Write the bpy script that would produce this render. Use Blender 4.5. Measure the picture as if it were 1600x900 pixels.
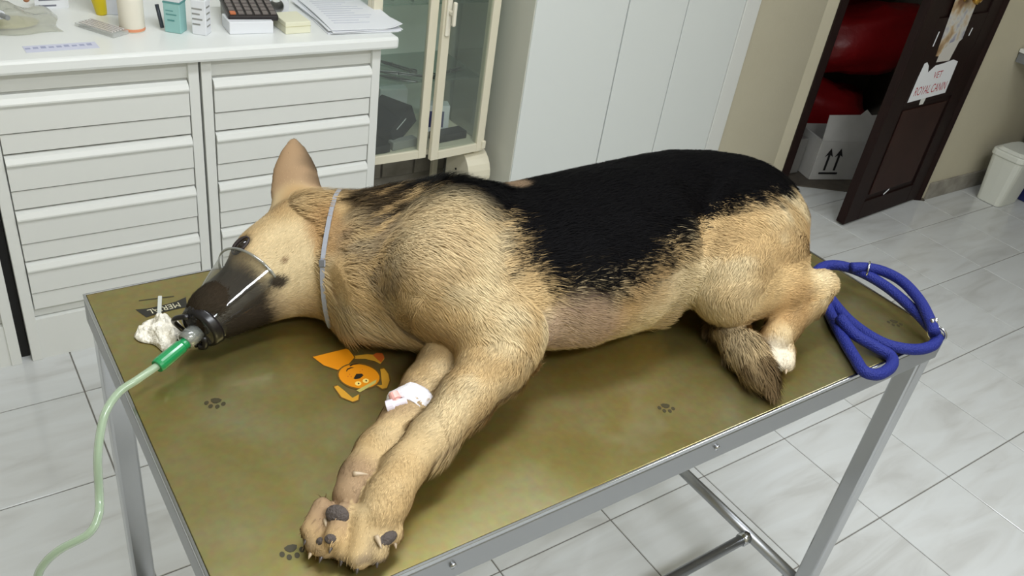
import bpy, bmesh, math, random
import numpy as np
from mathutils import Vector, Matrix

for _o in list(bpy.data.objects):
    bpy.data.objects.remove(_o)
random.seed(4)
RNG = np.random.default_rng(11)
SC = bpy.context.scene
COL = SC.collection

# ------------------------------------------------------------------ camera
# world: X runs along the drawer cabinets, Y towards the back wall, Z up, metres
FPX = 1335.6
PITCH, ROLL, YAW = math.radians(32.8), math.radians(-9.37), math.radians(39.15)
CAM = np.array([0.0, 0.0, 1.6])
_f = np.array([0, math.cos(PITCH), -math.sin(PITCH)]); _r = np.array([1.0, 0, 0]); _d = np.cross(_f, _r)
_R0 = np.array([math.cos(ROLL) * _r + math.sin(ROLL) * _d, -math.sin(ROLL) * _r + math.cos(ROLL) * _d, _f])
_M = np.array([[math.cos(YAW), -math.sin(YAW), 0], [math.sin(YAW), math.cos(YAW), 0], [0, 0, 1]])
CR = _R0 @ _M
cam_data = bpy.data.cameras.new('camera')
cam_data.sensor_width = 36.0
cam_data.lens = FPX / 1600 * 36.0
cam_data.clip_start = 0.05
camera = bpy.data.objects.new('camera', cam_data)
COL.objects.link(camera)
camera.matrix_world = Matrix(((CR[0][0], -CR[1][0], -CR[2][0], CAM[0]), (CR[0][1], -CR[1][1], -CR[2][1], CAM[1]),
                              (CR[0][2], -CR[1][2], -CR[2][2], CAM[2]), (0, 0, 0, 1)))
SC.camera = camera

# ------------------------------------------------------------------ light and exposure
world = bpy.data.worlds.new('world')
SC.world = world
world.use_nodes = True
world.node_tree.nodes['Background'].inputs[0].default_value = (0.92, 0.96, 1.0, 1)
world.node_tree.nodes['Background'].inputs[1].default_value = 0.25
SC.view_settings.view_transform = 'Standard'
SC.view_settings.look = 'None'
SC.view_settings.exposure = 0.0
SC.view_settings.gamma = 1.0
SC.view_settings.use_curve_mapping = False
CEIL = 2.75

def area(name, loc, sx, sy, power, color=(0.94, 0.985, 1.04)):
    l = bpy.data.lights.new(name, 'AREA'); l.shape = 'RECTANGLE'; l.size = sx; l.size_y = sy; l.energy = power; l.color = color
    o = bpy.data.objects.new(name, l); o.location = loc; COL.objects.link(o); return o
LIGHTS = [((0.80, 0.95, CEIL - 0.09), 1.25, 0.30, 27), ((2.7, 0.10, CEIL - 0.09), 1.25, 0.30, 15), ((0.60, -0.75, CEIL - 0.09), 1.25, 0.30, 52)]  # the last one is an unseen extra, added to brighten upright faces
for (_loc, _sx, _sy, _pw) in LIGHTS:
    area('tube_light', _loc, _sx, _sy, _pw)

# ------------------------------------------------------------------ helpers
def U(px, py, z):
    """point of the place at world height z seen along a direction of the photograph"""
    d = CR.T @ np.array([(px - 800) / FPX, (py - 450) / FPX, 1.0])
    return Vector(CAM + d * (z - CAM[2]) / d[2])

def lin(c):
    o = []
    for v in c[:3]:
        v = v / 255.0
        o.append(v / 12.92 if v <= 0.04045 else ((v + 0.055) / 1.055) ** 2.4)
    return tuple(o)

def mat(name, rgb, rough=0.5, metal=0.0, noise=None, bump=None, spec=0.5, trans=0.0, alpha=1.0, coat=0.0, emit=None):
    """noise = (scale, amount, second colour); bump = (scale, strength)"""
    m = bpy.data.materials.new(name); m.use_nodes = True
    nt = m.node_tree; b = nt.nodes['Principled BSDF']
    b.inputs['Base Color'].default_value = (*lin(rgb), 1)
    b.inputs['Roughness'].default_value = rough
    b.inputs['Metallic'].default_value = metal
    b.inputs['Specular IOR Level'].default_value = spec
    b.inputs['Transmission Weight'].default_value = trans
    b.inputs['Alpha'].default_value = alpha
    b.inputs['Coat Weight'].default_value = coat
    tc = nt.nodes.new('ShaderNodeTexCoord')
    if noise:
        n = nt.nodes.new('ShaderNodeTexNoise'); n.inputs['Scale'].default_value = noise[0]; n.inputs['Detail'].default_value = 4
        nt.links.new(tc.outputs['Object'], n.inputs['Vector'])
        r = nt.nodes.new('ShaderNodeValToRGB'); r.color_ramp.elements[0].position = 0.5 - noise[1] / 2; r.color_ramp.elements[1].position = 0.5 + noise[1] / 2
        r.color_ramp.elements[0].color = (*lin(rgb), 1); r.color_ramp.elements[1].color = (*lin(noise[2]), 1)
        nt.links.new(n.outputs['Fac'], r.inputs['Fac']); nt.links.new(r.outputs['Color'], b.inputs['Base Color'])
    if bump:
        n = nt.nodes.new('ShaderNodeTexNoise'); n.inputs['Scale'].default_value = bump[0]; n.inputs['Detail'].default_value = 5
        nt.links.new(tc.outputs['Object'], n.inputs['Vector'])
        p = nt.nodes.new('ShaderNodeBump'); p.inputs['Strength'].default_value = bump[1]; p.inputs['Distance'].default_value = 0.01
        nt.links.new(n.outputs['Fac'], p.inputs['Height']); nt.links.new(p.outputs['Normal'], b.inputs['Normal'])
    if emit:
        b.inputs['Emission Color'].default_value = (*lin(emit[0]), 1); b.inputs['Emission Strength'].default_value = emit[1]
    return m

def clear_mat(name, tint, gloss=0.12, rough=0.05, haze=0.0, haze_rgb=(220, 225, 220)):
    """a thin clear sheet: mostly see-through, with a Fresnel sheen and a little milky haze"""
    m = bpy.data.materials.new(name); m.use_nodes = True
    nt = m.node_tree; nt.nodes.clear()
    out = nt.nodes.new('ShaderNodeOutputMaterial')
    t = nt.nodes.new('ShaderNodeBsdfTransparent'); t.inputs[0].default_value = (*lin(tint), 1)
    g = nt.nodes.new('ShaderNodeBsdfGlossy'); g.inputs['Roughness'].default_value = rough
    lw = nt.nodes.new('ShaderNodeLayerWeight'); lw.inputs[0].default_value = 0.5          # facing ratio: clear sheets shine at grazing angles
    pw = nt.nodes.new('ShaderNodeMath'); pw.operation = 'POWER'; pw.inputs[1].default_value = 3.0
    ad = nt.nodes.new('ShaderNodeMath'); ad.operation = 'MULTIPLY_ADD'; ad.inputs[1].default_value = 0.75; ad.inputs[2].default_value = 0.04 + gloss * 0.15
    cl = nt.nodes.new('ShaderNodeClamp')
    nt.links.new(lw.outputs['Facing'], pw.inputs[0]); nt.links.new(pw.outputs[0], ad.inputs[0]); nt.links.new(ad.outputs[0], cl.inputs[0])
    d = nt.nodes.new('ShaderNodeBsdfDiffuse'); d.inputs[0].default_value = (*lin(haze_rgb), 1)
    m1 = nt.nodes.new('ShaderNodeMixShader'); m1.inputs[0].default_value = haze
    nt.links.new(t.outputs[0], m1.inputs[1]); nt.links.new(d.outputs[0], m1.inputs[2])
    m2 = nt.nodes.new('ShaderNodeMixShader')
    nt.links.new(cl.outputs[0], m2.inputs[0]); nt.links.new(m1.outputs[0], m2.inputs[1]); nt.links.new(g.outputs[0], m2.inputs[2])
    nt.links.new(m2.outputs[0], out.inputs[0])
    return m

def thing(name, label, cat, loc=(0, 0, 0), group=None):
    o = bpy.data.objects.new(name, None); COL.objects.link(o); o.location = loc; o.empty_display_size = 0.05
    o['label'] = label; o['category'] = cat
    if group: o['group'] = group
    return o

def tag(o, label, cat, group=None):
    o['label'] = label; o['category'] = cat
    if group: o['group'] = group
    return o

def root_loc(o):
    l = Vector((0, 0, 0))
    while o is not None:
        l += o.location; o = o.parent
    return l

def attach(o, parent):
    """o's mesh is in world coordinates; keep it there under its parent"""
    if parent is not None:
        o.parent = parent
        if parent.type == 'EMPTY':
            o.matrix_parent_inverse = Matrix.Translation(-parent.location)
    return o

class MB:
    """collects shapes in world coordinates (through the optional matrix m) and links them as one mesh"""
    def __init__(s, m=None): s.v = []; s.f = []; s.m = m
    def add(s, vs, fs, m=None):
        k = len(s.v); m = m if m is not None else s.m
        s.v += [tuple(m @ Vector(p)) if m is not None else tuple(p) for p in vs]
        s.f += [tuple(i + k for i in f) for f in fs]; return s
    def box(s, x0, x1, y0, y1, z0, z1, m=None):
        return s.add([(x0, y0, z0), (x1, y0, z0), (x1, y1, z0), (x0, y1, z0), (x0, y0, z1), (x1, y0, z1), (x1, y1, z1), (x0, y1, z1)],
                     [(0, 3, 2, 1), (4, 5, 6, 7), (0, 1, 5, 4), (1, 2, 6, 5), (2, 3, 7, 6), (3, 0, 4, 7)], m)
    def prism(s, poly, z0, z1, m=None):
        n = len(poly)
        return s.add([(x, y, z0) for x, y in poly] + [(x, y, z1) for x, y in poly],
                     [tuple(range(n))[::-1], tuple(range(n, 2 * n))] + [(i, (i + 1) % n, n + (i + 1) % n, n + i) for i in range(n)], m)
    def tube(s, pts, r, seg=10, cap=True, m=None):
        pts = [Vector(p) for p in pts]; n = len(pts)
        rs = r if isinstance(r, (list, tuple)) else [r] * n
        vs = []; fs = []; up = Vector((0, 0, 1)); prev = None
        for i, p in enumerate(pts):
            t = (pts[min(i + 1, n - 1)] - pts[max(i - 1, 0)]).normalized()
            if prev is None:
                a = t.orthogonal().normalized()
            else:
                a = (prev - t * prev.dot(t)).normalized()
            prev = a; b = t.cross(a)
            for k in range(seg):
                w = 2 * math.pi * k / seg
                vs.append(p + (a * math.cos(w) + b * math.sin(w)) * rs[i])
        for i in range(n - 1):
            for k in range(seg):
                k2 = (k + 1) % seg
                fs.append((i * seg + k, i * seg + k2, (i + 1) * seg + k2, (i + 1) * seg + k))
        if cap:
            fs.append(tuple(range(seg))[::-1]); fs.append(tuple((n - 1) * seg + k for k in range(seg)))
        return s.add(vs, fs, m)
    def lathe(s, prof, seg=24, m=None, cap=True):
        vs = []; fs = []; n = len(prof)
        for (r, z) in prof:
            for k in range(seg):
                w = 2 * math.pi * k / seg; vs.append((r * math.cos(w), r * math.sin(w), z))
        for i in range(n - 1):
            for k in range(seg):
                k2 = (k + 1) % seg
                fs.append((i * seg + k, i * seg + k2, (i + 1) * seg + k2, (i + 1) * seg + k))
        if cap:
            fs.append(tuple(range(seg))[::-1]); fs.append(tuple((n - 1) * seg + k for k in range(seg)))
        return s.add(vs, fs, m)
    def ball(s, c, r, seg=12, rings=8, m=None):
        r = r if isinstance(r, (tuple, list)) else (r, r, r)
        prof = [(math.sin(math.pi * i / rings), -math.cos(math.pi * i / rings)) for i in range(1, rings)]
        vs = []; fs = []
        mm = Matrix.Translation(c) @ Matrix.Diagonal((*r, 1)); M2 = (m @ mm) if m is not None else ((s.m @ mm) if s.m is not None else mm)
        for (q, z) in prof:
            for k in range(seg):
                w = 2 * math.pi * k / seg; vs.append((q * math.cos(w), q * math.sin(w), z))
        n = len(prof)
        for i in range(n - 1):
            for k in range(seg):
                k2 = (k + 1) % seg; fs.append((i * seg + k, i * seg + k2, (i + 1) * seg + k2, (i + 1) * seg + k))
        vs += [(0, 0, -1), (0, 0, 1)]; a = len(vs) - 2
        for k in range(seg):
            k2 = (k + 1) % seg; fs.append((a, k2, k)); fs.append((a + 1, (n - 1) * seg + k, (n - 1) * seg + k2))
        return s.add(vs, fs, M2)
    def build(s, name, material, parent=None, smooth=False, bevel=0, struct=False, subsurf=0, kind=None):
        me = bpy.data.meshes.new(name); me.from_pydata(s.v, [], s.f); me.validate(); me.update()
        if smooth: me.polygons.foreach_set('use_smooth', [True] * len(me.polygons))
        me.materials.append(material)
        o = bpy.data.objects.new(name, me); COL.objects.link(o); attach(o, parent)
        if bevel:
            b = o.modifiers.new('bevel', 'BEVEL'); b.width = bevel; b.segments = 2; b.limit_method = 'ANGLE'; b.angle_limit = math.radians(40)
        if subsurf:
            b = o.modifiers.new('sub', 'SUBSURF'); b.levels = subsurf; b.render_levels = subsurf
        if struct: o['kind'] = 'structure'
        if kind: o['kind'] = kind
        return o

def origin_at(o, p):
    """put a one-mesh thing's origin at its base point"""
    p = Vector(p); o.data.transform(Matrix.Translation(-p)); o.location = p; return o

def smooth_path(pts, n=8):
    pts = [Vector(p) for p in pts]; out = []
    P = [pts[0] * 2 - pts[1]] + pts + [pts[-1] * 2 - pts[-2]]
    for i in range(1, len(P) - 2):
        for k in range(n):
            t = k / n
            a, b, c, d = P[i - 1], P[i], P[i + 1], P[i + 2]
            out.append(0.5 * ((2 * b) + (c - a) * t + (2 * a - 5 * b + 4 * c - d) * t * t + (3 * b - a - 3 * c + d) * t ** 3))
    out.append(pts[-1]); return out

def frame(origin, xdir, ydir=None, z=(0, 0, 1)):
    """matrix with local X along xdir, Z close to z"""
    x = Vector(xdir).normalized(); zz = Vector(z); zz = (zz - x * zz.dot(x)).normalized(); y = zz.cross(x)
    return Matrix(((x.x, y.x, zz.x, origin[0]), (x.y, y.y, zz.y, origin[1]), (x.z, y.z, zz.z, origin[2]), (0, 0, 0, 1)))

def text(name, s, size, m, material, parent, sx=1.0, thick=0.0):
    """lettering as flat geometry, local XY plane of m, centred"""
    c = bpy.data.curves.new(name, 'FONT'); c.body = s; c.size = size; c.align_x = 'CENTER'; c.align_y = 'CENTER'; c.extrude = thick
    t = bpy.data.objects.new('text_tmp', c); COL.objects.link(t)
    me = bpy.data.meshes.new_from_object(t.evaluated_get(bpy.context.evaluated_depsgraph_get()))
    COL.objects.unlink(t); bpy.data.objects.remove(t)
    me.name = name
    me.transform(m @ Matrix.Diagonal((sx, 1, 1, 1)))
    me.materials.clear(); me.materials.append(material)
    o = bpy.data.objects.new(name, me); COL.objects.link(o); attach(o, parent); return o

# ================================================================== the room
M_wall = mat('cream_plaster', (200, 193, 170), 0.85, bump=(60, 0.08), noise=(2.5, 0.6, (190, 182, 158)))
M_white_wall = mat('white_plaster', (222, 222, 216), 0.85)
M_ceiling = mat('ceiling_paint', (235, 235, 230), 0.9)
M_stone = mat('stone_skirting', (120, 115, 105), 0.5, noise=(14, 0.5, (165, 160, 150)))
M_grout = mat('grout', (120, 116, 110), 0.8)
M_white = mat('white_laminate', (226, 227, 222), 0.35)
M_white2 = mat('white_panel', (222, 226, 223), 0.4)
M_cream_metal = mat('cream_enamel', (226, 219, 196), 0.35)
M_brown = mat('dark_brown_wood', (34, 17, 14), 0.55, noise=(9, 0.6, (26, 13, 11)), spec=0.2)
M_brown2 = mat('brown_door_panel', (54, 32, 27), 0.55, noise=(7, 0.6, (42, 25, 21)), spec=0.2)
M_steel = mat('steel', (190, 192, 195), 0.22, 1.0)
M_steel_dull = mat('brushed_steel', (165, 167, 170), 0.38, 1.0)
M_dark = mat('dark_gap', (25, 24, 23), 0.7)

def tile_material():
    m = mat('marble_tile', (206, 206, 203), 0.14, spec=0.5)
    nt = m.node_tree; b = nt.nodes['Principled BSDF']
    geo = nt.nodes.new('ShaderNodeNewGeometry'); inf = nt.nodes.new('ShaderNodeObjectInfo')
    ad = nt.nodes.new('ShaderNodeVectorMath'); ad.operation = 'MULTIPLY_ADD'; ad.inputs[1].default_value = (1, 1, 1)
    cmb = nt.nodes.new('ShaderNodeCombineXYZ'); ml = nt.nodes.new('ShaderNodeMath'); ml.operation = 'MULTIPLY'; ml.inputs[1].default_value = 37.0
    nt.links.new(inf.outputs['Random'], ml.inputs[0]); nt.links.new(ml.outputs[0], cmb.inputs[0]); nt.links.new(ml.outputs[0], cmb.inputs[2])
    nt.links.new(geo.outputs['Position'], ad.inputs[0]); nt.links.new(cmb.outputs[0], ad.inputs[2])
    mp = nt.nodes.new('ShaderNodeMapping'); mp.inputs['Rotation'].default_value = (0, 0, math.radians(38)); mp.inputs['Scale'].default_value = (3.0, 15.0, 3.0)
    nt.links.new(ad.outputs[0], mp.inputs['Vector'])
    n = nt.nodes.new('ShaderNodeTexNoise'); n.inputs['Scale'].default_value = 1.0; n.inputs['Detail'].default_value = 5; n.inputs['Distortion'].default_value = 0.8
    nt.links.new(mp.outputs[0], n.inputs['Vector'])
    r = nt.nodes.new('ShaderNodeValToRGB')
    e = r.color_ramp.elements; e[0].position = 0.30; e[0].color = (*lin((190, 190, 187)), 1); e[1].position = 0.60; e[1].color = (*lin((208, 210, 209)), 1)
    e2 = e.new(0.44); e2.color = (*lin((202, 203, 201)), 1)
    nt.links.new(n.outputs['Fac'], r.inputs['Fac']); nt.links.new(r.outputs['Color'], b.inputs['Base Color'])
    return m
M_tile = tile_material()

X0, X1, Y0, Y1 = -1.5, 5.4, -1.5, 2.66
floor = MB().box(X0, X1, Y0, Y1 + 0.6, -0.08, -0.0025).build('floor', M_grout, struct=True)
TP = 0.3325
tile_me = None
for i in range(-10, 12):
    for j in range(-5, 8):
        cx, cy = 1.876 + (i + 0.5) * TP, 0.622 + (j + 0.5) * TP
        if not (X0 + 0.17 < cx < X1 and Y0 + 0.9 < cy < 3.1): continue
        if tile_me is None:
            h = TP / 2 - 0.0016
            t = MB().box(-h, h, -h, h, -0.006, 0.0).build('tile', M_tile, floor, bevel=0.0012); tile_me = t.data
            t.location = (cx, cy, 0)
        else:
            t = bpy.data.objects.new('tile', tile_me); COL.objects.link(t); t.parent = floor; t.location = (cx, cy, 0)
            b = t.modifiers.new('bevel', 'BEVEL'); b.width = 0.0012; b.segments = 1; b.limit_method = 'ANGLE'
ceiling = MB().box(X0 - .1, X1 + .1, Y0 - .1, Y1 + 0.7, CEIL, CEIL + 0.1).build('ceiling', M_ceiling, struct=True)
MB().box(X0 - 0.1, X0, Y0, Y1 + 0.1, -0.01, CEIL).build('wall_left', M_wall, struct=True)
MB().box(X0, X1, Y0 - 0.1, Y0, -0.01, CEIL).build('wall_front', M_wall, struct=True)
wb = MB().box(X0, 2.80, Y1, Y1 + 0.1, -0.01, CEIL).build('wall_back', M_white_wall, struct=True)
# the stretch of wall between the wardrobe and the corner doorway
WY = 2.213
MB().box(2.785, 3.228, WY, WY + 0.12, -0.01, CEIL).build('wall_middle', M_wall, struct=True)
MB().box(X1, X1 + 0.1, Y0, 1.9, -0.01, CEIL).build('wall_far_right', M_wall, struct=True)
BX, BY = 3.875, 1.805
MB().box(BX, X1, BY, BY + 0.12, -0.01, CEIL).build('wall_right', M_wall, struct=True)
# diagonal doorway across the corner: local s along it, t inwards
DM = frame((3.27, 2.186, 0), (0.594, -0.381, 0))
DW = 0.706
MB(DM).box(-0.05, 0.0, 0.0, 0.14, -0.01, CEIL).box(0, DW, 0.0, 0.14, 2.06, CEIL).build('wall_corner', M_wall, struct=True)
MB().box(2.785, 3.228, WY - 0.012, WY, 0, 0.085).build('baseboard_middle', M_stone, struct=True, bevel=0.002)
MB().box(BX + 0.02, X1, BY - 0.012, BY, 0, 0.085).build('baseboard_right', M_stone, struct=True, bevel=0.002)
MB().box(1.13, 1.70, Y1 - 0.014, Y1, 0, 0.10).build('baseboard_back', M_stone, struct=True, bevel=0.002)
# grey stone blocks along the foot of the back wall, seen under the glass cabinet
bb = MB().box(1.13, 1.70, Y1 - 0.02, Y1 - 0.001, 0.10, 0.30).build('trim_1', M_grout, struct=True)
for k in range(4):
    for r in range(2):
        x = 1.14 + k * 0.14 - (0.07 if r else 0)
        MB().box(max(1.13, x), min(1.70, x + 0.132), Y1 - 0.028, Y1 - 0.004, 0.105 + r * 0.098, 0.105 + r * 0.098 + 0.09).build('stone_block', M_stone, bb, bevel=0.003)
# closet behind the doorway
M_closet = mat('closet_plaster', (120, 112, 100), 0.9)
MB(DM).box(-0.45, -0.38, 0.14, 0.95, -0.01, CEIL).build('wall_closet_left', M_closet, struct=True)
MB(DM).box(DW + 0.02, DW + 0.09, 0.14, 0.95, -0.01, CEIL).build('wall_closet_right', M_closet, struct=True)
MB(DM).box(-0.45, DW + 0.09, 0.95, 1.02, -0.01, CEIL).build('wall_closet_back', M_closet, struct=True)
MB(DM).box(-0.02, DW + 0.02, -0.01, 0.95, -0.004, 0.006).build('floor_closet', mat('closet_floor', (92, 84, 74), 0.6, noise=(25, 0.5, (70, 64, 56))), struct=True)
# door frame and open leaf
dr = thing('door_1', 'dark brown wooden door standing half open in the corner doorway', 'door', (BX, BY, 0)); dr['kind'] = 'structure'; del dr['category']
MB(DM).box(0.0, 0.035, -0.012, 0.13, 0, 2.06).build('door_jamb', M_brown, dr, bevel=0.003)
MB(DM).box(DW - 0.035, DW, -0.012, 0.13, 0, 2.06).build('door_jamb', M_brown, dr, bevel=0.003)
MB(DM).box(0.035, DW - 0.035, -0.012, 0.13, 2.02, 2.06).build('door_head', M_brown, dr, bevel=0.003)
LM = frame((3.850, 1.815, 0), (-0.633, -0.042, 0))        # local X from the hinge to the free edge, local Y towards the camera
LW = 0.634
leaf = MB(LM).box(0, LW, -0.036, -0.004, 0.01, 2.015).build('leaf', M_brown, dr, bevel=0.003)
st = MB(LM)
for (a, b_, c, d) in ((0, 0.11, 0.01, 2.015), (LW - 0.11, LW, 0.01, 2.015), (0.11, LW - 0.11, 0.01, 0.10), (0.11, LW - 0.11, 0.54, 0.90), (0.11, LW - 0.11, 1.9, 2.015)):
    st.box(a, b_, -0.006, 0.004, c, d)
st.build('stile_and_rail', M_brown, dr, bevel=0.002)
MB(LM).box(0.135, LW - 0.135, -0.004, 0.002, 0.125, 0.515).build('panel', M_brown2, dr, bevel=0.004)

# ================================================================== drawer cabinets and worktop
FY = 2.13
def drawer_cabinet(x0, x1, label, pulls):
    c = thing('drawer_cabinet', label, 'drawer cabinet', ((x0 + x1) / 2, 2.38, 0), 'white drawer cabinets under the worktop')
    sw = 0.026
    MB().box(x0, x0 + sw, FY, 2.64, 0.0, 0.805).build('side_panel', M_white, c, bevel=0.0015)
    MB().box(x1 - sw, x1, FY, 2.64, 0.0, 0.805).build('side_panel', M_white, c, bevel=0.0015)
    MB().box(x0 + sw, x1 - sw, FY + 0.02, 2.64, 0.13, 0.805).build('carcass', M_white, c)
    MB().box(x0 + sw, x1 - sw, FY + 0.012, FY + 0.04, 0.757, 0.805).build('top_rail', M_white, c)
    MB().box(x0 + sw, x1 - sw, FY + 0.004, FY + 0.03, 0.0, 0.128).build('plinth', M_white, c)
    zt = 0.752
    for k in range(4):
        # each drawer front: a proud upper face with a chamfered finger lip over a flatter lower band
        a, b_ = x0 + sw + 0.003, x1 - sw - 0.003
        zb = zt - 0.148
        prof = [(FY + 0.018, zt - 0.003), (FY + 0.008, zt), (FY - 0.004, zt - 0.006), (FY - 0.010, zt - 0.018), (FY - 0.010, zt - 0.022), (FY - 0.004, zt - 0.030),
                (FY - 0.003, zt - 0.090), (FY + 0.016, zt - 0.092)]
        n = len(prof)
        d = MB().add([(a, y, z) for y, z in prof] + [(b_, y, z) for y, z in prof],
                     [tuple(range(n)), tuple(range(n, 2 * n))[::-1]] + [(i, n + i, n + (i + 1) % n, (i + 1) % n) for i in range(n)])
        d.build('drawer', M_white, c)
        MB().box(a, b_, FY + 0.001, FY + 0.02, zb + 0.005, zt - 0.0945).build('drawer_band', M_white, c, bevel=0.001)
        zt -= 0.1485
    return c
drawer_cabinet(0.122, 0.612, 'white drawer cabinet standing behind the far left table leg', 4)
drawer_cabinet(0.618, 1.122, 'white drawer cabinet behind the ear, next to the glass cabinet', 4)
drawer_cabinet(-0.44, 0.098, 'white drawer cabinet cut off by the left photo edge, beyond the dark gap', 4)
MB().box(0.1, 0.12, FY + 0.03, 2.63, 0.0, 0.80).build('gap_shade', M_dark, struct=True)  # dark filler block, its colour stands in for shade between the cabinets
wt = MB().box(-0.46, 1.165, 2.105, Y1, 0.806, 0.84).build('worktop', mat('white_worktop', (236, 238, 235), 0.28), bevel=0.008)
tag(origin_at(wt, (0.35, 2.38, 0.806)), 'long white worktop lying across the drawer cabinets', 'worktop')

# ================================================================== wardrobe
w = thing('wardrobe', 'tall plain white wardrobe with flush doors behind the dog', 'wardrobe', (2.2, 2.4, 0))
MB().box(1.70, 1.722, 2.205, Y1 - 0.03, 0.0, 2.35).build('side_panel', mat('wardrobe_side', (206, 206, 194), 0.5), w, bevel=0.001)
MB().box(1.722, 2.70, 2.222, Y1 - 0.03, 0.0, 2.35).build('carcass', M_dark, w)
for (a, b_) in ((1.703, 2.098), (2.104, 2.388), (2.393, 2.70)):
    MB().box(a, b_, 2.2, 2.2205, 0.06, 2.35).build('door', M_white2, w, bevel=0.002)
MB().box(1.722, 2.70, 2.206, 2.222, 0.0, 0.055).build('plinth', M_white2, w)
MB().box(2.703, 2.785, 2.196, 2.30, 0.0, CEIL).build('trim_3', M_white, struct=True, bevel=0.002)

# ================================================================== glass cabinet
gc = thing('glass_cabinet', 'cream metal glass-fronted instrument cabinet beside the drawers', 'cabinet', (1.41, 2.45, 0))
GX0, GX1, GY0, GY1, GZ0, GZ1 = 1.18, 1.635, 2.30, 2.62, 0.345, 1.75
M_glass = clear_mat('pane_glass', (246, 250, 247), 0.1, 0.02, 0.02)
M_glass_edge = clear_mat('shelf_glass', (236, 245, 240), 0.2, 0.03, 0.06, (150, 180, 168))
MB().box(GX0, GX1, GY1 - 0.01, GY1, GZ0, GZ1).build('back_panel', mat('cabinet_back', (205, 212, 204), 0.5), gc)
fr = MB()
for (x, y) in ((GX0, GY0 + .02), (GX1 - .022, GY0 + .02), (GX0, GY1 - .035), (GX1 - .022, GY1 - .035)):
    MB().box(x, x + 0.022, y, y + 0.022, 0.0, GZ1).build('corner_post', M_cream_metal, gc, bevel=0.002)
MB().box(GX0, GX1, GY0 + 0.02, GY1, GZ0, GZ0 + 0.02).build('bottom_plate', M_cream_metal, gc, bevel=0.002)
MB().box(GX0, GX1, GY0 + 0.02, GY1, GZ1 - 0.02, GZ1).build('top_plate', M_cream_metal, gc, bevel=0.002)
for x in (GX0 + 0.002, GX1 - 0.006):
    MB().box(x, x + 0.004, GY0 + 0.045, GY1 - 0.035, GZ0 + 0.02, GZ1 - 0.02).build('side_pane', M_glass, gc)
for z in (0.595, 0.85, 1.12):
    MB().box(GX0 + 0.01, GX1 - 0.012, GY0 + 0.05, GY1 - 0.012, z, z + 0.006).build('glass_shelf', M_glass_edge, gc)
def gdoor(m, wd, hl):
    d = MB(m)
    s_ = 0.03
    fr_ = d.box(0, s_, -0.018, 0, 0, GZ1 - GZ0).box(wd - s_, wd, -0.018, 0, 0, GZ1 - GZ0).box(s_, wd - s_, -0.018, 0, 0, 0.03).box(s_, wd - s_, -0.018, 0, GZ1 - GZ0 - 0.03, GZ1 - GZ0)
    o = fr_.build('door', M_cream_metal, gc, bevel=0.002)
    MB(m).box(s_ - 0.003, wd - s_ + 0.003, -0.011, -0.007, 0.027, GZ1 - GZ0 - 0.027).build('pane', M_glass, o)
    if hl:
        h = MB(m).box(0.006, 0.024, -0.026, -0.018, 0.43, 0.56)
        h.box(0.010, 0.020, -0.050, -0.024, 0.50, 0.515).box(0.009, 0.021, -0.056, -0.044, 0.47, 0.545).build('handle', mat('cream_plastic', (236, 230, 212), 0.3), o, bevel=0.004)
    for z in (0.02, 0.9):
        x = wd - 0.006 if hl else 0.0
        MB(m).box(x - 0.004, x + 0.012, -0.024, -0.004, z - 0.012, z + 0.018).build('hinge', M_cream_metal, o, bevel=0.003)
dw = (GX1 - GX0) / 2
gdoor(frame((GX0, GY0 + 0.018, GZ0), (1, 0, 0)), dw - 0.004, False)
a_ = math.radians(5)          # the right door stands slightly ajar
gdoor(frame((GX1 - (dw - 0.002) * math.cos(a_), GY0 + 0.018 - (dw - 0.002) * math.sin(a_), GZ0 - 0.004), (math.cos(a_), math.sin(a_), 0)), dw - 0.002, True)
# rounded bracket foot under the right front corner
prof = [(2.43, 0.332), (2.36, 0.335)] + [(2.36 - 0.085 * math.sin(t), 0.25 + 0.085 * math.cos(t)) for t in [math.pi * k / 12 for k in range(0, 13)]] + [(2.43, 0.165)]
n = len(prof)
xa, xb = 1.572, 1.665
MB().add([(xa, y, z) for y, z in prof] + [(xb, y, z) for y, z in prof], [tuple(range(n)), tuple(range(n, 2 * n))[::-1]] + [(i, n + i, n + (i + 1) % n, (i + 1) % n) for i in range(n)]).build('rounded_foot', M_cream_metal, gc, bevel=0.002)
MB().tube([(xa + 0.001, 2.36, 0.25), (xa - 0.003, 2.36, 0.25)], 0.004, 10).build('screw', M_dark, gc)
MB().box(1.585, 1.655, 2.36, 2.43, 0.0, 0.17).build('foot_block', M_cream_metal, gc, bevel=0.004)

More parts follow.
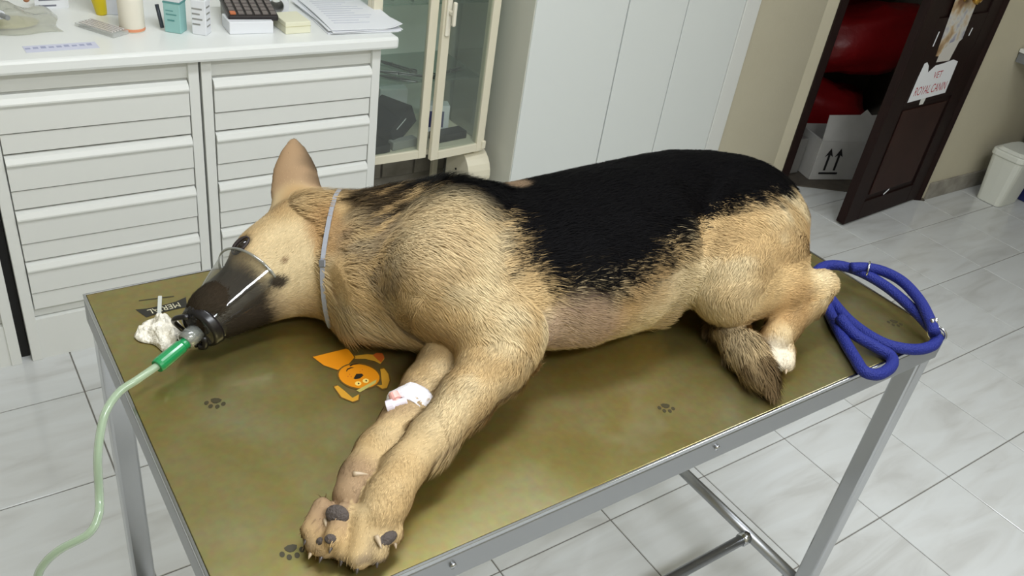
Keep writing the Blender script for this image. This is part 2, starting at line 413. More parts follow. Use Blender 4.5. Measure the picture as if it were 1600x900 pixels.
# things in the glass cabinet
M_ins = mat('instrument_steel', (120, 122, 122), 0.3, 0.9)
def scissors(p, ang, size, label, open_=0.12):
    t = thing('surgical_scissors', label, 'scissors', p, 'instruments on the glass shelf')
    m = Matrix.Translation(p) @ Matrix.Rotation(ang, 4, 'Z')
    for s in (-1, 1):
        r = Matrix.Rotation(s * open_, 4, 'Z')
        c = [r @ Vector((-0.55 * size, s * 0.10 * size, 0)), r @ Vector((-0.3 * size, s * 0.05 * size, 0)), Vector((0, 0, 0)), r @ Vector((0.25 * size, -s * 0.005, 0)), r @ Vector((0.5 * size, 0, 0))]
        hb = MB(m).tube([v + Vector((0, 0, 0.004 + 0.003 * s)) for v in smooth_path(c, 5)], [0.0028] * 11 + [0.0032] * 4 + [0.003, 0.0026, 0.0022, 0.002, 0.0016, 0.001], 6)
        ct = r @ Vector((-0.63 * size, s * 0.12 * size, 0))
        hb.tube([ct + Vector((0.1 * size * math.cos(w_), 0.075 * size * math.sin(w_), 0.004 + 0.003 * s)) for w_ in [2 * math.pi * k / 14 for k in range(15)]], 0.0024, 6, False)
        hb.build('blade_and_handle', M_ins, t, smooth=True)
    MB(m).tube([(0, 0, -0.001), (0, 0, 0.011)], 0.004, 10).build('pivot_screw', M_ins, t)
scissors((1.345, 2.42, 0.601), math.radians(150), 0.15, 'steel surgical scissors on the glass shelf, left of the door stiles')
scissors((1.36, 2.50, 0.601), math.radians(120), 0.13, 'steel clamp scissors lying furthest back on the glass shelf', 0.2)
scissors((1.53, 2.40, 0.601), math.radians(20), 0.13, 'steel scissors on the glass shelf, behind the right door pane')
def forceps(p, ang, L, label):
    t = thing('forceps', label, 'forceps', p, 'instruments on the glass shelf')
    m = Matrix.Translation(p) @ Matrix.Rotation(ang, 4, 'Z')
    for s in (-1, 1):
        MB(m).tube(smooth_path([(-L / 2, 0, 0.003), (-L * 0.2, s * 0.008, 0.003), (L * 0.2, s * 0.007, 0.003), (L / 2, s * 0.002, 0.003)], 4), [0.003] * 9 + [0.0025, 0.002, 0.0015, 0.001], 6).build('arm', M_ins, t, smooth=True)
forceps((1.32, 2.38, 0.601), math.radians(140), 0.13, 'slim steel forceps nearest the pane on the glass shelf')
for k in range(9):
    forceps((1.25 + 0.042 * k, 2.44 + 0.02 * (k % 3), 0.856), math.radians(70 + 25 * math.sin(k * 2.1)), 0.13, 'steel forceps, number %s from the left in the row on the upper glass shelf' % ['one', 'two', 'three', 'four', 'five', 'six', 'seven', 'eight', 'nine'][k])
def carton(name, label, cat, c, sx, sy, sz, rz, material, tilt=0.0, group=None, extra=None):
    m = Matrix.Translation(c) @ Matrix.Rotation(rz, 4, 'Z') @ Matrix.Rotation(tilt, 4, 'Y')
    t = thing(name, label, cat, c, group)
    MB(m).box(-sx / 2, sx / 2, -sy / 2, sy / 2, 0, sz).build('carton', material, t, bevel=min(0.002, sz * 0.1))
    if extra: extra(m, t)
    return t
M_navy = mat('navy_card', (16, 19, 30), 0.5); M_blk = mat('black_card', (24, 24, 26), 0.5); M_grey = mat('grey_card', (150, 150, 146), 0.6)
M_paper = mat('white_paper', (232, 234, 238), 0.7); M_print = mat('grey_print', (120, 122, 132), 0.8)
def pale_line(m, t):
    MB(m).box(-0.035, 0.02, -0.0655, -0.0651, 0.052, 0.056).build('print_line', M_paper, t)
carton('box', 'navy box leaning at the bottom of the glass cabinet, left of the stiles', 'box', (1.345, 2.45, 0.399), 0.13, 0.13, 0.075, math.radians(25), M_navy, math.radians(-28), None, pale_line)
carton('box', 'flat black box lying in the bottom left of the glass cabinet', 'box', (1.245, 2.365, 0.366), 0.07, 0.07, 0.03, math.radians(10), M_blk)
carton('box', 'white carton standing behind the navy box in the glass cabinet', 'box', (1.40, 2.56, 0.366), 0.10, 0.05, 0.135, math.radians(-12), M_paper, math.radians(0))
carton('box', 'grey card box at the front of the cabinet floor, left of the stiles', 'box', (1.345, 2.362, 0.366), 0.10, 0.03, 0.03, math.radians(8), M_grey)
def blue_label(m, t):
    MB(m).box(-0.03, 0.03, -0.0262, -0.0251, 0.02, 0.08).build('blue_label', mat('blue_print', (70, 72, 120), 0.5), t)
carton('box', 'white carton with a blue label behind the right cabinet pane', 'box', (1.52, 2.46, 0.367), 0.10, 0.05, 0.10, math.radians(-20), M_paper, math.radians(0), None, blue_label)
carton('box', 'low dark box in front of the blue-labelled carton', 'box', (1.535, 2.38, 0.366), 0.13, 0.05, 0.028, math.radians(6), M_blk)

# ================================================================== things on the worktop
ZT = 0.8402
def bottle(label, c, prof, material, cap_prof, cap_mat, extra=None):
    t = thing('medicine_bottle', label, 'bottle', c)
    m = Matrix.Translation(c)
    MB(m).lathe(prof, 28).build('bottle_body', material, t, smooth=True, bevel=0.0008)
    MB(m).lathe(cap_prof, 28).build('cap', cap_mat, t, smooth=True, bevel=0.0008)
    if extra: extra(m, t)
M_creamplastic = mat('cream_bottle_plastic', (232, 226, 210), 0.4)
def peach(m, t):
    MB(m).lathe([(0.0302, 0.003), (0.0306, 0.004), (0.0306, 0.009), (0.0302, 0.010)], 28, cap=False).build('peach_band', mat('peach_print', (226, 150, 112), 0.5), t, smooth=True)
bottle('cream plastic bottle with a pink cap on the worktop', (0.497, 2.275, ZT), [(0.0, 0), (0.029, 0), (0.030, 0.003), (0.030, 0.075), (0.027, 0.085), (0.021, 0.094), (0.019, 0.098)],
       M_creamplastic, [(0.0, 0.096), (0.022, 0.096), (0.022, 0.118), (0.020, 0.12), (0, 0.12)], mat('pink_cap', (232, 196, 190), 0.4), peach)
M_teal = mat('teal_card', (150, 196, 192), 0.55); M_tealdark = mat('teal_dark_print', (92, 150, 148), 0.55)
def teal_print(m, t):
    for (z0, z1, xa, xb) in ((0.03, 0.034, -0.012, 0.006), (0.045, 0.048, -0.015, 0.012), (0.055, 0.057, -0.015, 0.004)):
        MB(m).box(xa, xb, -0.0206, -0.0201, z0, z1).build('print_line', M_tealdark, t)
    MB(m).box(-0.0215, 0.0215, -0.0205, 0.0205, 0.074, 0.078).build('edge_band', M_tealdark, t)
    MB(m).box(-0.020, 0.020, -0.019, 0.019, 0.078, 0.125).build('white_top', M_paper, t, bevel=0.001)
carton('medicine_box', 'teal medicine carton with a white top on the worktop', 'box', (0.597, 2.252, ZT), 0.042, 0.04, 0.078, math.radians(-38), M_teal, 0, None, teal_print)
mk = MB().tube([(0.566, 2.262, ZT + 0.006), (0.560, 2.275, ZT + 0.062)], 0.005, 10).build('marker_pen', mat('dark_plastic', (52, 58, 66), 0.4), smooth=True)
tag(origin_at(mk, (0.566, 2.262, ZT)), 'dark marker pen leaning behind the teal carton', 'pen')
def white_print(m, t):
    for k in range(4):
        MB(m).box(-0.016, 0.004 + 0.006 * (k % 2), -0.0186, -0.0181, 0.025 + 0.013 * k, 0.029 + 0.013 * k).build('print_line', M_grey, t)
        MB(m).box(0.0186, 0.0191, -0.012, 0.010, 0.02 + 0.016 * k, 0.024 + 0.016 * k).build('print_line', M_grey, t)
    MB(m).box(-0.014, 0.014, -0.013, 0.013, 0.088, 0.112).build('cream_cap', M_creamplastic, t, bevel=0.003)
carton('medicine_box', 'white printed carton with a cream top on the worktop', 'box', (0.654, 2.225, ZT), 0.037, 0.036, 0.088, math.radians(-38), M_paper, 0, None, white_print)
carton('box', 'low white box carrying the calculator on the worktop', 'box', (0.778, 2.235, ZT), 0.115, 0.075, 0.032, math.radians(-4), M_paper)
# calculator
cl = thing('calculator', 'black desk calculator tilted on white boxes on the worktop', 'calculator', (0.80, 2.29, ZT + 0.033))
m = Matrix.Translation((0.80, 2.30, ZT + 0.037)) @ Matrix.Rotation(math.radians(-8), 4, 'Z') @ Matrix.Rotation(math.radians(7), 4, 'X')
MB(m).box(-0.065, 0.065, -0.085, 0.085, 0, 0.016).build('casing', mat('calculator_black', (36, 30, 30), 0.4), cl, bevel=0.004)
MB(m).box(-0.055, 0.055, 0.045, 0.078, 0.0155, 0.0175).build('display', mat('lcd_grey', (120, 120, 112), 0.2), cl, bevel=0.001)
M_key = mat('key_grey', (112, 104, 100), 0.5); M_keyo = mat('key_orange', (196, 112, 70), 0.5)
for i in range(6):
    for j in range(5):
        x, y = -0.052 + i * 0.0208, -0.073 + j * 0.0225
        MB(m).box(x - 0.0075, x + 0.0075, y - 0.0075, y + 0.0075, 0.0155, 0.021).build('key', M_keyo if (i, j) == (0, 0) else M_key, cl, bevel=0.0015)
carton('box', 'plain grey box under the back of the calculator', 'box', (0.80, 2.345, ZT), 0.10, 0.06, 0.034, math.radians(-6), M_grey)
carton('note_box', 'pale yellow note box beside the paper stack', 'box', (0.895, 2.225, ZT), 0.072, 0.09, 0.032, math.radians(2), mat('pale_yellow_card', (232, 230, 204), 0.6), 0, None,
       lambda m, t: MB(m).box(-0.0362, 0.0362, -0.0456, 0.0456, 0.019, 0.0205).build('lid_seam', mat('seam_yellow', (205, 200, 160), 0.6), t))
# roll of white tape standing behind the note box
rl = thing('tape_roll', 'white paper roll lying on its side behind the yellow note box', 'roll', (0.93, 2.36, ZT))
m = Matrix.Translation((0.905, 2.36, ZT + 0.034)) @ Matrix.Rotation(math.radians(70), 4, 'Z') @ Matrix.Rotation(math.radians(90), 4, 'Y')
MB(m).lathe([(0.020, -0.05), (0.034, -0.05), (0.034, 0.05), (0.020, 0.05), (0.020, -0.05)], 28, cap=False).build('paper_roll', M_paper, rl, smooth=False)
MB(m).lathe([(0.018, -0.048), (0.0199, -0.048), (0.0199, 0.048), (0.018, 0.048), (0.018, -0.048)], 24, cap=False).build('cardboard_core', M_grey, rl)
MB(m).ball((-0.0335, 0.006, 0.01), (0.003, 0.008, 0.010), 10, 6).build('red_print', mat('dark_red_print', (120, 40, 52), 0.5), rl)
# paper sheets
M_line = mat('pale_print', (214, 216, 226), 0.8)
for k in range(6):
    m = Matrix.Translation((1.088 + 0.004 * (k % 3), 2.300 - 0.003 * (k % 2), ZT + 0.0005 + k * 0.0022)) @ Matrix.Rotation(math.radians(-4 + 1.6 * (k % 4) - 1.2 * k / 5), 4, 'Z')
    nm = ['bottommost sheet', 'second sheet from the bottom', 'third sheet from the bottom', 'third sheet from the top', 'second sheet from the top', 'topmost sheet with faint printed lines'][k]
    t = thing('paper_sheet', 'white paper, %s of the stack on the worktop end' % nm, 'paper', m.translation, 'paper stack at the worktop end')
    g = MB(m); nx, ny = 8, 10
    vs = []
    for layer in (0.0019, 0.0):
        for j in range(ny + 1):
            for i in range(nx + 1):
                x = -0.105 + 0.21 * i / nx; y = -0.148 + 0.296 * j / ny
                lift = 0.012 * max(0, (i / nx - 0.75) * 4) ** 2 * max(0, 1 - j / 3) * (k >= 4) + 0.004 * (k == 5) * math.sin(3.1 * j / ny)
                vs.append((x, y, layer + lift))
    N = (nx + 1) * (ny + 1); fs = []
    for j in range(ny):
        for i in range(nx):
            q = (j * (nx + 1) + i, j * (nx + 1) + i + 1, (j + 1) * (nx + 1) + i + 1, (j + 1) * (nx + 1) + i)
            fs.append(q); fs.append(tuple(N + v for v in q[::-1]))
    bd = [i for i in range(nx + 1)] + [j * (nx + 1) + nx for j in range(1, ny + 1)] + [ny * (nx + 1) + i for i in range(nx - 1, -1, -1)] + [j * (nx + 1) for j in range(ny - 1, 0, -1)]
    for a, b_ in zip(bd, bd[1:] + bd[:1]): fs.append((a, N + a, N + b_, b_))
    g.add(vs, fs).build('sheet', M_paper, t, smooth=False)
    if k == 5:
        for q in range(12):
            y = 0.12 - q * 0.02
            MB(m).box(-0.08, 0.03 + 0.03 * math.sin(q * 1.7), y, y + 0.003, 0.0019 + 0.0006 + 0.004 * math.sin(3.1 * (y + .148) / .296), 0.0019 + 0.0012 + 0.004 * math.sin(3.1 * (y + .148) / .296)).build('print_line', M_line, t)
tag(origin_at(MB(Matrix.Translation((1.165, 2.40, ZT + 0.014)) @ Matrix.Rotation(math.radians(-25), 4, 'Z')).box(-0.03, 0.06, -0.02, 0.02, 0, 0.002).build('paper_slip', M_paper), (1.165, 2.40, ZT + 0.014)), 'small white slip sticking out over the worktop end', 'paper')
# lavender printed strip
ls = thing('label_strip', 'pale lavender printed strip lying near the worktop edge', 'label', (0.315, 2.178, ZT))
m = Matrix.Translation((0.315, 2.178, ZT)) @ Matrix.Rotation(math.radians(2), 4, 'Z')
MB(m).box(-0.078, 0.078, -0.022, 0.022, 0, 0.0006).build('strip', mat('lavender_paper', (214, 216, 234), 0.6), ls)
for k in range(9):
    x = -0.07 + 0.0165 * k
    MB(m @ Matrix.Translation((x, 0.004, 0))).box(-0.006, 0.005, -0.006, 0.004 + 0.002 * (k % 3), 0.0006, 0.0009).build('print_mark', mat('lavender_print', (168, 172, 200), 0.7), ls)
# slide box / clear blister
sb = thing('slide_box', 'clear plastic slide box beside the cream bottle', 'box', (0.43, 2.285, ZT))
m = Matrix.Translation((0.427, 2.285, ZT)) @ Matrix.Rotation(math.radians(-58), 4, 'Z')
M_clear = mat('clear_plastic', (222, 224, 220), 0.15, alpha=0.45)
MB(m).box(-0.062, 0.062, -0.025, 0.025, 0, 0.010).build('tray', M_clear, sb, bevel=0.002)
for k in range(5):
    MB(m).box(-0.052, 0.052, -0.019 + k * 0.009, -0.015 + k * 0.009, 0.010, 0.0125).build('slide', mat('slide_glass', (214, 208, 204), 0.2), sb)
# yellow tube
yt = thing('yellow_tube', 'bright yellow tube standing at the back of the worktop', 'tube', (0.452, 2.41, ZT))
m = Matrix.Translation((0.455, 2.41, ZT)) @ Matrix.Rotation(math.radians(-6), 4, 'Y')
MB(m).lathe([(0.0, 0.0), (0.013, 0.0), (0.014, 0.004), (0.019, 0.05), (0.021, 0.12), (0.021, 0.13), (0, 0.13)], 24).build('tube_body', mat('yellow_plastic', (214, 192, 24), 0.35), yt, smooth=True)
MB(m).lathe([(0.0205, 0.13), (0.023, 0.14), (0.023, 0.15), (0.0, 0.15)], 24).build('tube_crimp', mat('dark_yellow', (170, 150, 20), 0.4), yt, smooth=True)
tag(origin_at(MB(Matrix.Translation((0.51, 2.42, ZT)) @ Matrix.Rotation(math.radians(-20), 4, 'Z')).box(-0.04, 0.04, -0.03, 0.03, 0, 0.13).build('white_carton', mat('blue_white_card', (212, 216, 226), 0.5), bevel=0.002), (0.51, 2.42, ZT)), 'plain bluish white carton behind the cream bottle', 'box')
# clear bag with a printed label and orange cap
bg = thing('plastic_bag', 'crumpled clear plastic bag with yellowish contents at the worktop left end', 'bag', (0.25, 2.40, ZT))
g = MB(); nx, ny = 14, 10; vs = []
for j in range(ny + 1):
    for i in range(nx + 1):
        a, b_ = i / nx, j / ny
        vs.append((0.13 + 0.21 * a + 0.008 * math.sin(7 * b_ + 3), 2.28 + 0.17 * b_ + 0.008 * math.sin(9 * a), ZT + 0.002 + (0.035 + 0.012 * math.sin(11 * a + 5 * b_) + 0.008 * math.sin(17 * b_ - 6 * a)) * (math.sin(math.pi * a) * math.sin(math.pi * b_)) ** 0.6))
g.add(vs, [(j * (nx + 1) + i, j * (nx + 1) + i + 1, (j + 1) * (nx + 1) + i + 1, (j + 1) * (nx + 1) + i) for j in range(ny) for i in range(nx)]).build('bag_film', clear_mat('bag_film', (236, 238, 230), 0.2, 0.15, 0.45, (216, 216, 205)), bg, smooth=True)
MB().ball((0.235, 2.35, ZT + 0.008), (0.065, 0.045, 0.008), 16, 8).build('yellow_contents', mat('straw_yellow', (206, 196, 120), 0.6), bg, smooth=True)
MB().tube([(0.285, 2.40, ZT + 0.045), (0.282, 2.392, ZT + 0.058)], 0.0075, 14).build('orange_cap', mat('orange_plastic', (222, 150, 112), 0.4), bg, smooth=True)
MB(Matrix.Translation((0.35, 2.47, ZT)) @ Matrix.Rotation(math.radians(4), 4, 'Z')).box(-0.04, 0.04, 0, 0.002, 0.0, 0.055).build('printed_label', M_paper, bg)
for k in range(3):
    MB(Matrix.Translation((0.35, 2.47, ZT)) @ Matrix.Rotation(math.radians(4), 4, 'Z')).box(-0.03, 0.01 + 0.01 * k, -0.0006, 0, 0.006 + 0.015 * k, 0.010 + 0.015 * k).build('print_line', M_print, bg)
sy = thing('syringe', 'capped grey and white syringe lying at the far left of the worktop', 'syringe', (0.185, 2.30, ZT))
m = Matrix.Translation((0.20, 2.30, ZT + 0.05)) @ Matrix.Rotation(math.radians(-65), 4, 'Z')
MB(m).tube([(-0.045, 0, 0), (0.03, 0, 0)], 0.010, 16).build('barrel', M_paper, sy, smooth=False)
MB(m).tube([(0.03, 0, 0), (0.055, 0, 0)], 0.006, 14).build('grey_cap', mat('grey_plastic', (140, 142, 142), 0.4), sy)
MB(m).box(-0.05, -0.045, -0.014, 0.014, -0.008, 0.008).build('flange', M_paper, sy, bevel=0.001)
tag(origin_at(MB().tube([(0.382, 2.318, ZT + 0.003), (0.412, 2.314, ZT + 0.003)], 0.003, 8).build('vial_stopper', M_grey), (0.4, 2.316, ZT)), 'tiny grey stopper lying beside the slide box', 'stopper')

# ================================================================== things on and behind the door
sg = thing('paper_sign', 'white torn paper sign with red lettering on the brown door', 'sign', LM @ Vector((0.35, 0.005, 0.55)))
SM = LM @ Matrix(((1, 0, 0, 0), (0, 0, 1, 0.0045), (0, 1, 0, 0), (0, 0, 0, 1)))      # local X along the door, local Y up, local Z out of it
SMt = LM @ Matrix(((-1, 0, 0, 0), (0, 0, 1, 0.0057), (0, 1, 0, 0), (0, 0, 0, 1)))    # the same with X to the reader's right
MB(SM).prism([(0.504, 0.554), (0.196, 0.561), (0.203, 0.70), (0.25, 0.712), (0.33, 0.703), (0.39, 0.70), (0.433, 0.674), (0.45, 0.705), (0.475, 0.722), (0.493, 0.718), (0.50, 0.66)][::-1], 0.0, 0.001).build('sheet', M_paper, sg)
MB(SM).prism([(0.39, 0.53), (0.36, 0.53), (0.355, 0.556), (0.395, 0.556)], -0.0003, 0.0008).build('tape', M_white, sg)
M_red = mat('red_print', (178, 44, 62), 0.6)
text('lettering', 'ROYAL CANIN', 0.054, SMt @ Matrix.Translation((-0.348, 0.595, 0)), M_red, sg, 0.74)
text('lettering', 'VET', 0.042, SMt @ Matrix.Translation((-0.335, 0.655, 0)), M_red, sg, 1.0)
po = thing('poster', 'narrow faded picture poster pinned above the torn sign on the door', 'poster', LM @ Vector((0.34, 0.004, 0.72)))
def poster_mat():
    m = mat('faded_picture', (190, 170, 140), 0.35)
    nt = m.node_tree; b = nt.nodes['Principled BSDF']; tc = nt.nodes.new('ShaderNodeTexCoord')
    n = nt.nodes.new('ShaderNodeTexNoise'); n.inputs['Scale'].default_value = 13; n.inputs['Detail'].default_value = 3
    nt.links.new(tc.outputs['Object'], n.inputs['Vector']); r = nt.nodes.new('ShaderNodeValToRGB')
    for p, c in ((0.3, (120, 84, 52)), (0.45, (192, 166, 130)), (0.55, (206, 204, 198)), (0.68, (150, 150, 172))):
        e = r.color_ramp.elements.new(p); e.color = (*lin(c), 1)
    r.color_ramp.elements.remove(r.color_ramp.elements[0]); r.color_ramp.elements.remove(r.color_ramp.elements[-1])
    nt.links.new(n.outputs['Fac'], r.inputs['Fac']); nt.links.new(r.outputs['Color'], b.inputs['Base Color']); return m
M_poster = poster_mat()
MB(SM).prism([(0.424, 0.742), (0.36, 0.735), (0.252, 0.80), (0.255, 0.84), (0.27, 1.10), (0.47, 1.10), (0.445, 0.90)][::-1], 0.0, 0.0008).build('picture', M_poster, po)
MB(SM).prism([(0.40, 0.715), (0.29, 0.712), (0.27, 0.80), (0.35, 0.79), (0.40, 0.745)][::-1], 0.0012, 0.0018).build('torn_corner', mat('torn_print', (206, 202, 196), 0.5), po)
for (a, b_) in (((0.482, 0.787), (0.479, 0.846)), ((0.204, 0.809), (0.199, 0.841)), ((0.375, 0.105), (0.34, 0.125))):
    lab = {0.482: 'white tape sliver on the door left of the poster', 0.204: 'white tape sliver on the door right of the poster', 0.375: 'small white scrap of tape low on the brown door'}[a[0]]
    dx, dz = b_[0] - a[0], b_[1] - a[1]; l_ = math.hypot(dx, dz); nx_, nz_ = -dz / l_ * 0.004, dx / l_ * 0.004
    o = MB(SM).prism([(a[0] - nx_, a[1] - nz_), (b_[0] - nx_, b_[1] - nz_), (b_[0] + nx_, b_[1] + nz_), (a[0] + nx_, a[1] + nz_)], 0.0, 0.0006).build('tape_scrap', M_paper)
    tag(origin_at(o, LM @ Vector((a[0], 0.004, a[1]))), lab, 'tape')
kb = thing('door_knob', 'shiny brass knob over the poster on the brown door', 'knob', LM @ Vector((0.365, 0.0, 0.985)))
KM = LM @ Matrix.Translation((0.365, 0.004, 0.985)) @ Matrix.Rotation(math.radians(-90), 4, 'X')
M_brass = mat('brass', (196, 152, 70), 0.15, 1.0)
MB(KM).lathe([(0.0, 0), (0.030, 0), (0.030, 0.004), (0.010, 0.008), (0.010, 0.026), (0.022, 0.032), (0.028, 0.042), (0.026, 0.052), (0.014, 0.058), (0, 0.058)], 28).build('knob', M_brass, kb, smooth=True)

# closet contents
M_red_bag = mat('red_plastic_bag', (136, 16, 20), 0.4, bump=(14, 0.5)); M_red_dark = mat('dark_red_bag', (84, 12, 14), 0.4, bump=(14, 0.5))
M_card = mat('white_cardboard', (186, 184, 180), 0.7, noise=(12, 0.6, (170, 168, 162)))
def sack(label, c, r, seed, material, rz=0.0):
    o = MB(DM @ Matrix.Translation(c) @ Matrix.Rotation(rz, 4, 'Y'))
    vs = []; fs = []; seg, rings = 22, 14
    rr = random.Random(seed); ph = [rr.uniform(0, 6.28) for _ in range(6)]
    for i in range(1, rings):
        th = math.pi * i / rings
        for k in range(seg):
            w = 2 * math.pi * k / seg
            q = 1 + 0.07 * math.sin(3 * w + ph[0] + 2 * th) + 0.05 * math.sin(5 * w + ph[1] - 4 * th) + 0.05 * math.sin(7 * th + ph[2] + w)
            se = lambda v, e: math.copysign(abs(v) ** e, v)
            vs.append((r[0] * q * se(math.sin(th), 0.6) * se(math.cos(w), 0.7), r[1] * q * se(math.sin(th), 0.6) * se(math.sin(w), 0.7), -r[2] * q * se(math.cos(th), 0.7)))
    n = rings - 1
    for i in range(n - 1):
        for k in range(seg):
            k2 = (k + 1) % seg; fs.append((i * seg + k, i * seg + k2, (i + 1) * seg + k2, (i + 1) * seg + k))
    fs.append(tuple(range(seg))[::-1]); fs.append(tuple((n - 1) * seg + k for k in range(seg)))
    b_ = o.add(vs, fs).build('red_sack', material, smooth=True)
    p = DM @ Vector((c[0], c[1], c[2] - r[2])); tag(origin_at(b_, p), label, 'sack')
sack('crumpled red sack at the bottom of the closet, behind the arrow carton', (0.29, 0.60, 0.18), (0.30, 0.16, 0.16), 3, M_red_bag, 0.2)
sack('large bright red sack slumped across the middle of the closet', (0.37, 0.56, 0.575), (0.30, 0.20, 0.15), 5, M_red_bag, -0.25)
sack('dark red sack at the top left of the closet pile', (0.26, 0.62, 0.91), (0.24, 0.18, 0.14), 8, M_red_dark, -0.3)
cb = thing('cardboard_box', 'white cardboard box with two black up arrows on the closet floor', 'box', DM @ Vector((0.28, 0.22, 0.006)))
CM = DM @ Matrix.Translation((0.315, 0.10, 0.008)) @ Matrix.Rotation(math.radians(14), 4, 'Z')
MB(CM).box(-0.15, 0.17, 0, 0.012, 0, 0.20).build('front_wall', M_card, cb, bevel=0.002)
MB(CM).box(-0.15, 0.17, 0.20, 0.21, 0, 0.20).build('back_wall', M_card, cb)
MB(CM).box(-0.15, -0.14, 0.012, 0.20, 0, 0.20).build('side_wall', M_card, cb)
MB(CM).box(0.16, 0.17, 0.012, 0.20, 0, 0.20).build('side_wall', M_card, cb)
MB(CM).box(-0.14, 0.16, 0.012, 0.20, 0, 0.01).build('bottom', M_card, cb)
MB(CM @ Matrix.Translation((0, 0.002, 0.20)) @ Matrix.Rotation(math.radians(-12), 4, 'X')).prism([(-0.15, 0), (0.17, 0), (0.16, 0.13), (0.09, 0.125), (0.06, 0.15), (0.03, 0.125), (-0.14, 0.12)], 0, 0.004, CM @ Matrix.Translation((0, 0.004, 0.20)) @ Matrix.Rotation(math.radians(78), 4, 'X')).build('flap', M_card, cb)
M_ink = mat('black_ink', (28, 26, 26), 0.6)
AM = CM @ Matrix(((1, 0, 0, 0), (0, 0, -1, -0.001), (0, 1, 0, 0), (0, 0, 0, 1)))
for x in (-0.085, -0.03):
    MB(AM @ Matrix.Translation((x, 0.03, 0))).prism([(-0.006, 0.02), (0.006, 0.02), (0.006, 0.10), (0.022, 0.09), (0.0, 0.135), (-0.022, 0.09), (-0.006, 0.10)], 0, 0.0008).build('arrow', M_ink, cb)
MB(AM).prism([(-0.11, 0.03), (-0.005, 0.03), (-0.005, 0.04), (-0.11, 0.04)], 0, 0.0008).build('base_line', M_ink, cb)
sl = MB(DM @ Matrix.Translation((0.085, 0.10, 0.01)) @ Matrix.Rotation(math.radians(30), 4, 'Z')).box(-0.055, 0.055, 0, 0.10, 0, 0.18).build('clear_carton', mat('grey_film', (130, 128, 124), 0.3), bevel=0.004)
tag(origin_at(sl, DM @ Vector((0.085, 0.15, 0.01))), 'grey film-wrapped packet beside the arrow carton in the closet', 'packet')
gp = MB(DM @ Matrix.Translation((0.20, 0.66, 1.10))).box(-0.16, 0.18, -0.10, 0.10, 0, 0.2).build('grey_carton', mat('dark_grey_card', (84, 82, 80), 0.7), bevel=0.006)
tag(origin_at(gp, DM @ Vector((0.20, 0.66, 1.10))), 'dark grey carton on top of the red sacks in the closet', 'box')

# ================================================================== right side: bin, desk
bn = thing('waste_bin', 'small white plastic waste bin with a lid against the right wall', 'bin', (4.29, 1.66, 0))
M_bin = mat('white_bin_plastic', (222, 224, 214), 0.35)
def taper(z0, z1, e0, e1, c=(4.30, 1.655), hx=0.095, hy=0.062):
    pts = []
    for z, e in ((z0, e0), (z1, e1)):
        for k in range(24):
            w = 2 * math.pi * k / 24
            sx = math.copysign(abs(math.cos(w)) ** 0.35, math.cos(w)); sy_ = math.copysign(abs(math.sin(w)) ** 0.35, math.sin(w))
            pts.append((c[0] + (hx + e) * sx, c[1] + (hy + e) * sy_, z))
    return pts, [tuple(range(24))[::-1], tuple(range(24, 48))] + [(k, (k + 1) % 24, 24 + (k + 1) % 24, 24 + k) for k in range(24)]
MB().add(*taper(0.001, 0.235, 0.0, 0.018)).build('bin_body', M_bin, bn, bevel=0.003)
lid = MB().add(*taper(0.235, 0.265, 0.024, 0.022)).build('lid', M_bin, bn, bevel=0.006)
MB().add(*taper(0.265, 0.278, 0.014, -0.004)).build('lid_crown', M_bin, lid, bevel=0.005)
bb2 = MB().add(*taper(0.001, 0.16, 0.0, 0.01, (4.50, 1.58), 0.07, 0.06)).build('blue_bucket', mat('navy_plastic', (28, 36, 92), 0.4), bevel=0.004)
tag(origin_at(bb2, (4.50, 1.58, 0)), 'dark blue plastic bucket right of the white bin', 'bucket')
dk = thing('desk', 'desk with a white top cut off by the right photo edge', 'desk', (4.7, 1.5, 0))
MB().box(4.155, 5.2, 1.20, 1.80, 0.705, 0.722).build('desk_top', M_white, dk, bevel=0.002)
MB().box(4.165, 5.2, 1.215, 1.80, 0.66, 0.704).build('apron', mat('grey_apron', (120, 122, 122), 0.5), dk)
MB().box(4.62, 4.66, 1.25, 1.78, 0.001, 0.66).box(5.1, 5.14, 1.25, 1.78, 0.001, 0.66).build('desk_side', M_blk, dk)
MB().box(4.66, 5.1, 1.74, 1.76, 0.2, 0.66).build('modesty_panel', M_blk, dk)
for (loc, sx, sy_, pw) in LIGHTS:
    lf = thing('ceiling_light', 'fluorescent ceiling light above the ' + ('floor near the doorway' if loc[0] > 1.5 else 'examination table' if loc[1] > 0 else 'floor in front of the table, added to light upright faces'), 'ceiling light', (loc[0], loc[1], CEIL))
    MB().box(loc[0] - sx / 2 - .03, loc[0] + sx / 2 + .03, loc[1] - sy_ / 2 - .03, loc[1] + sy_ / 2 + .03, CEIL - 0.04, CEIL - 0.001).build('housing', M_white, lf, bevel=0.004)
    for dy in (-0.08, 0.08):
        MB().tube([(loc[0] - sx / 2, loc[1] + dy, CEIL - 0.062), (loc[0] + sx / 2, loc[1] + dy, CEIL - 0.062)], 0.013, 12).build('tube', mat('lit_tube', (255, 250, 240), 0.5, emit=((255, 250, 240), 4.0)), lf, smooth=True)

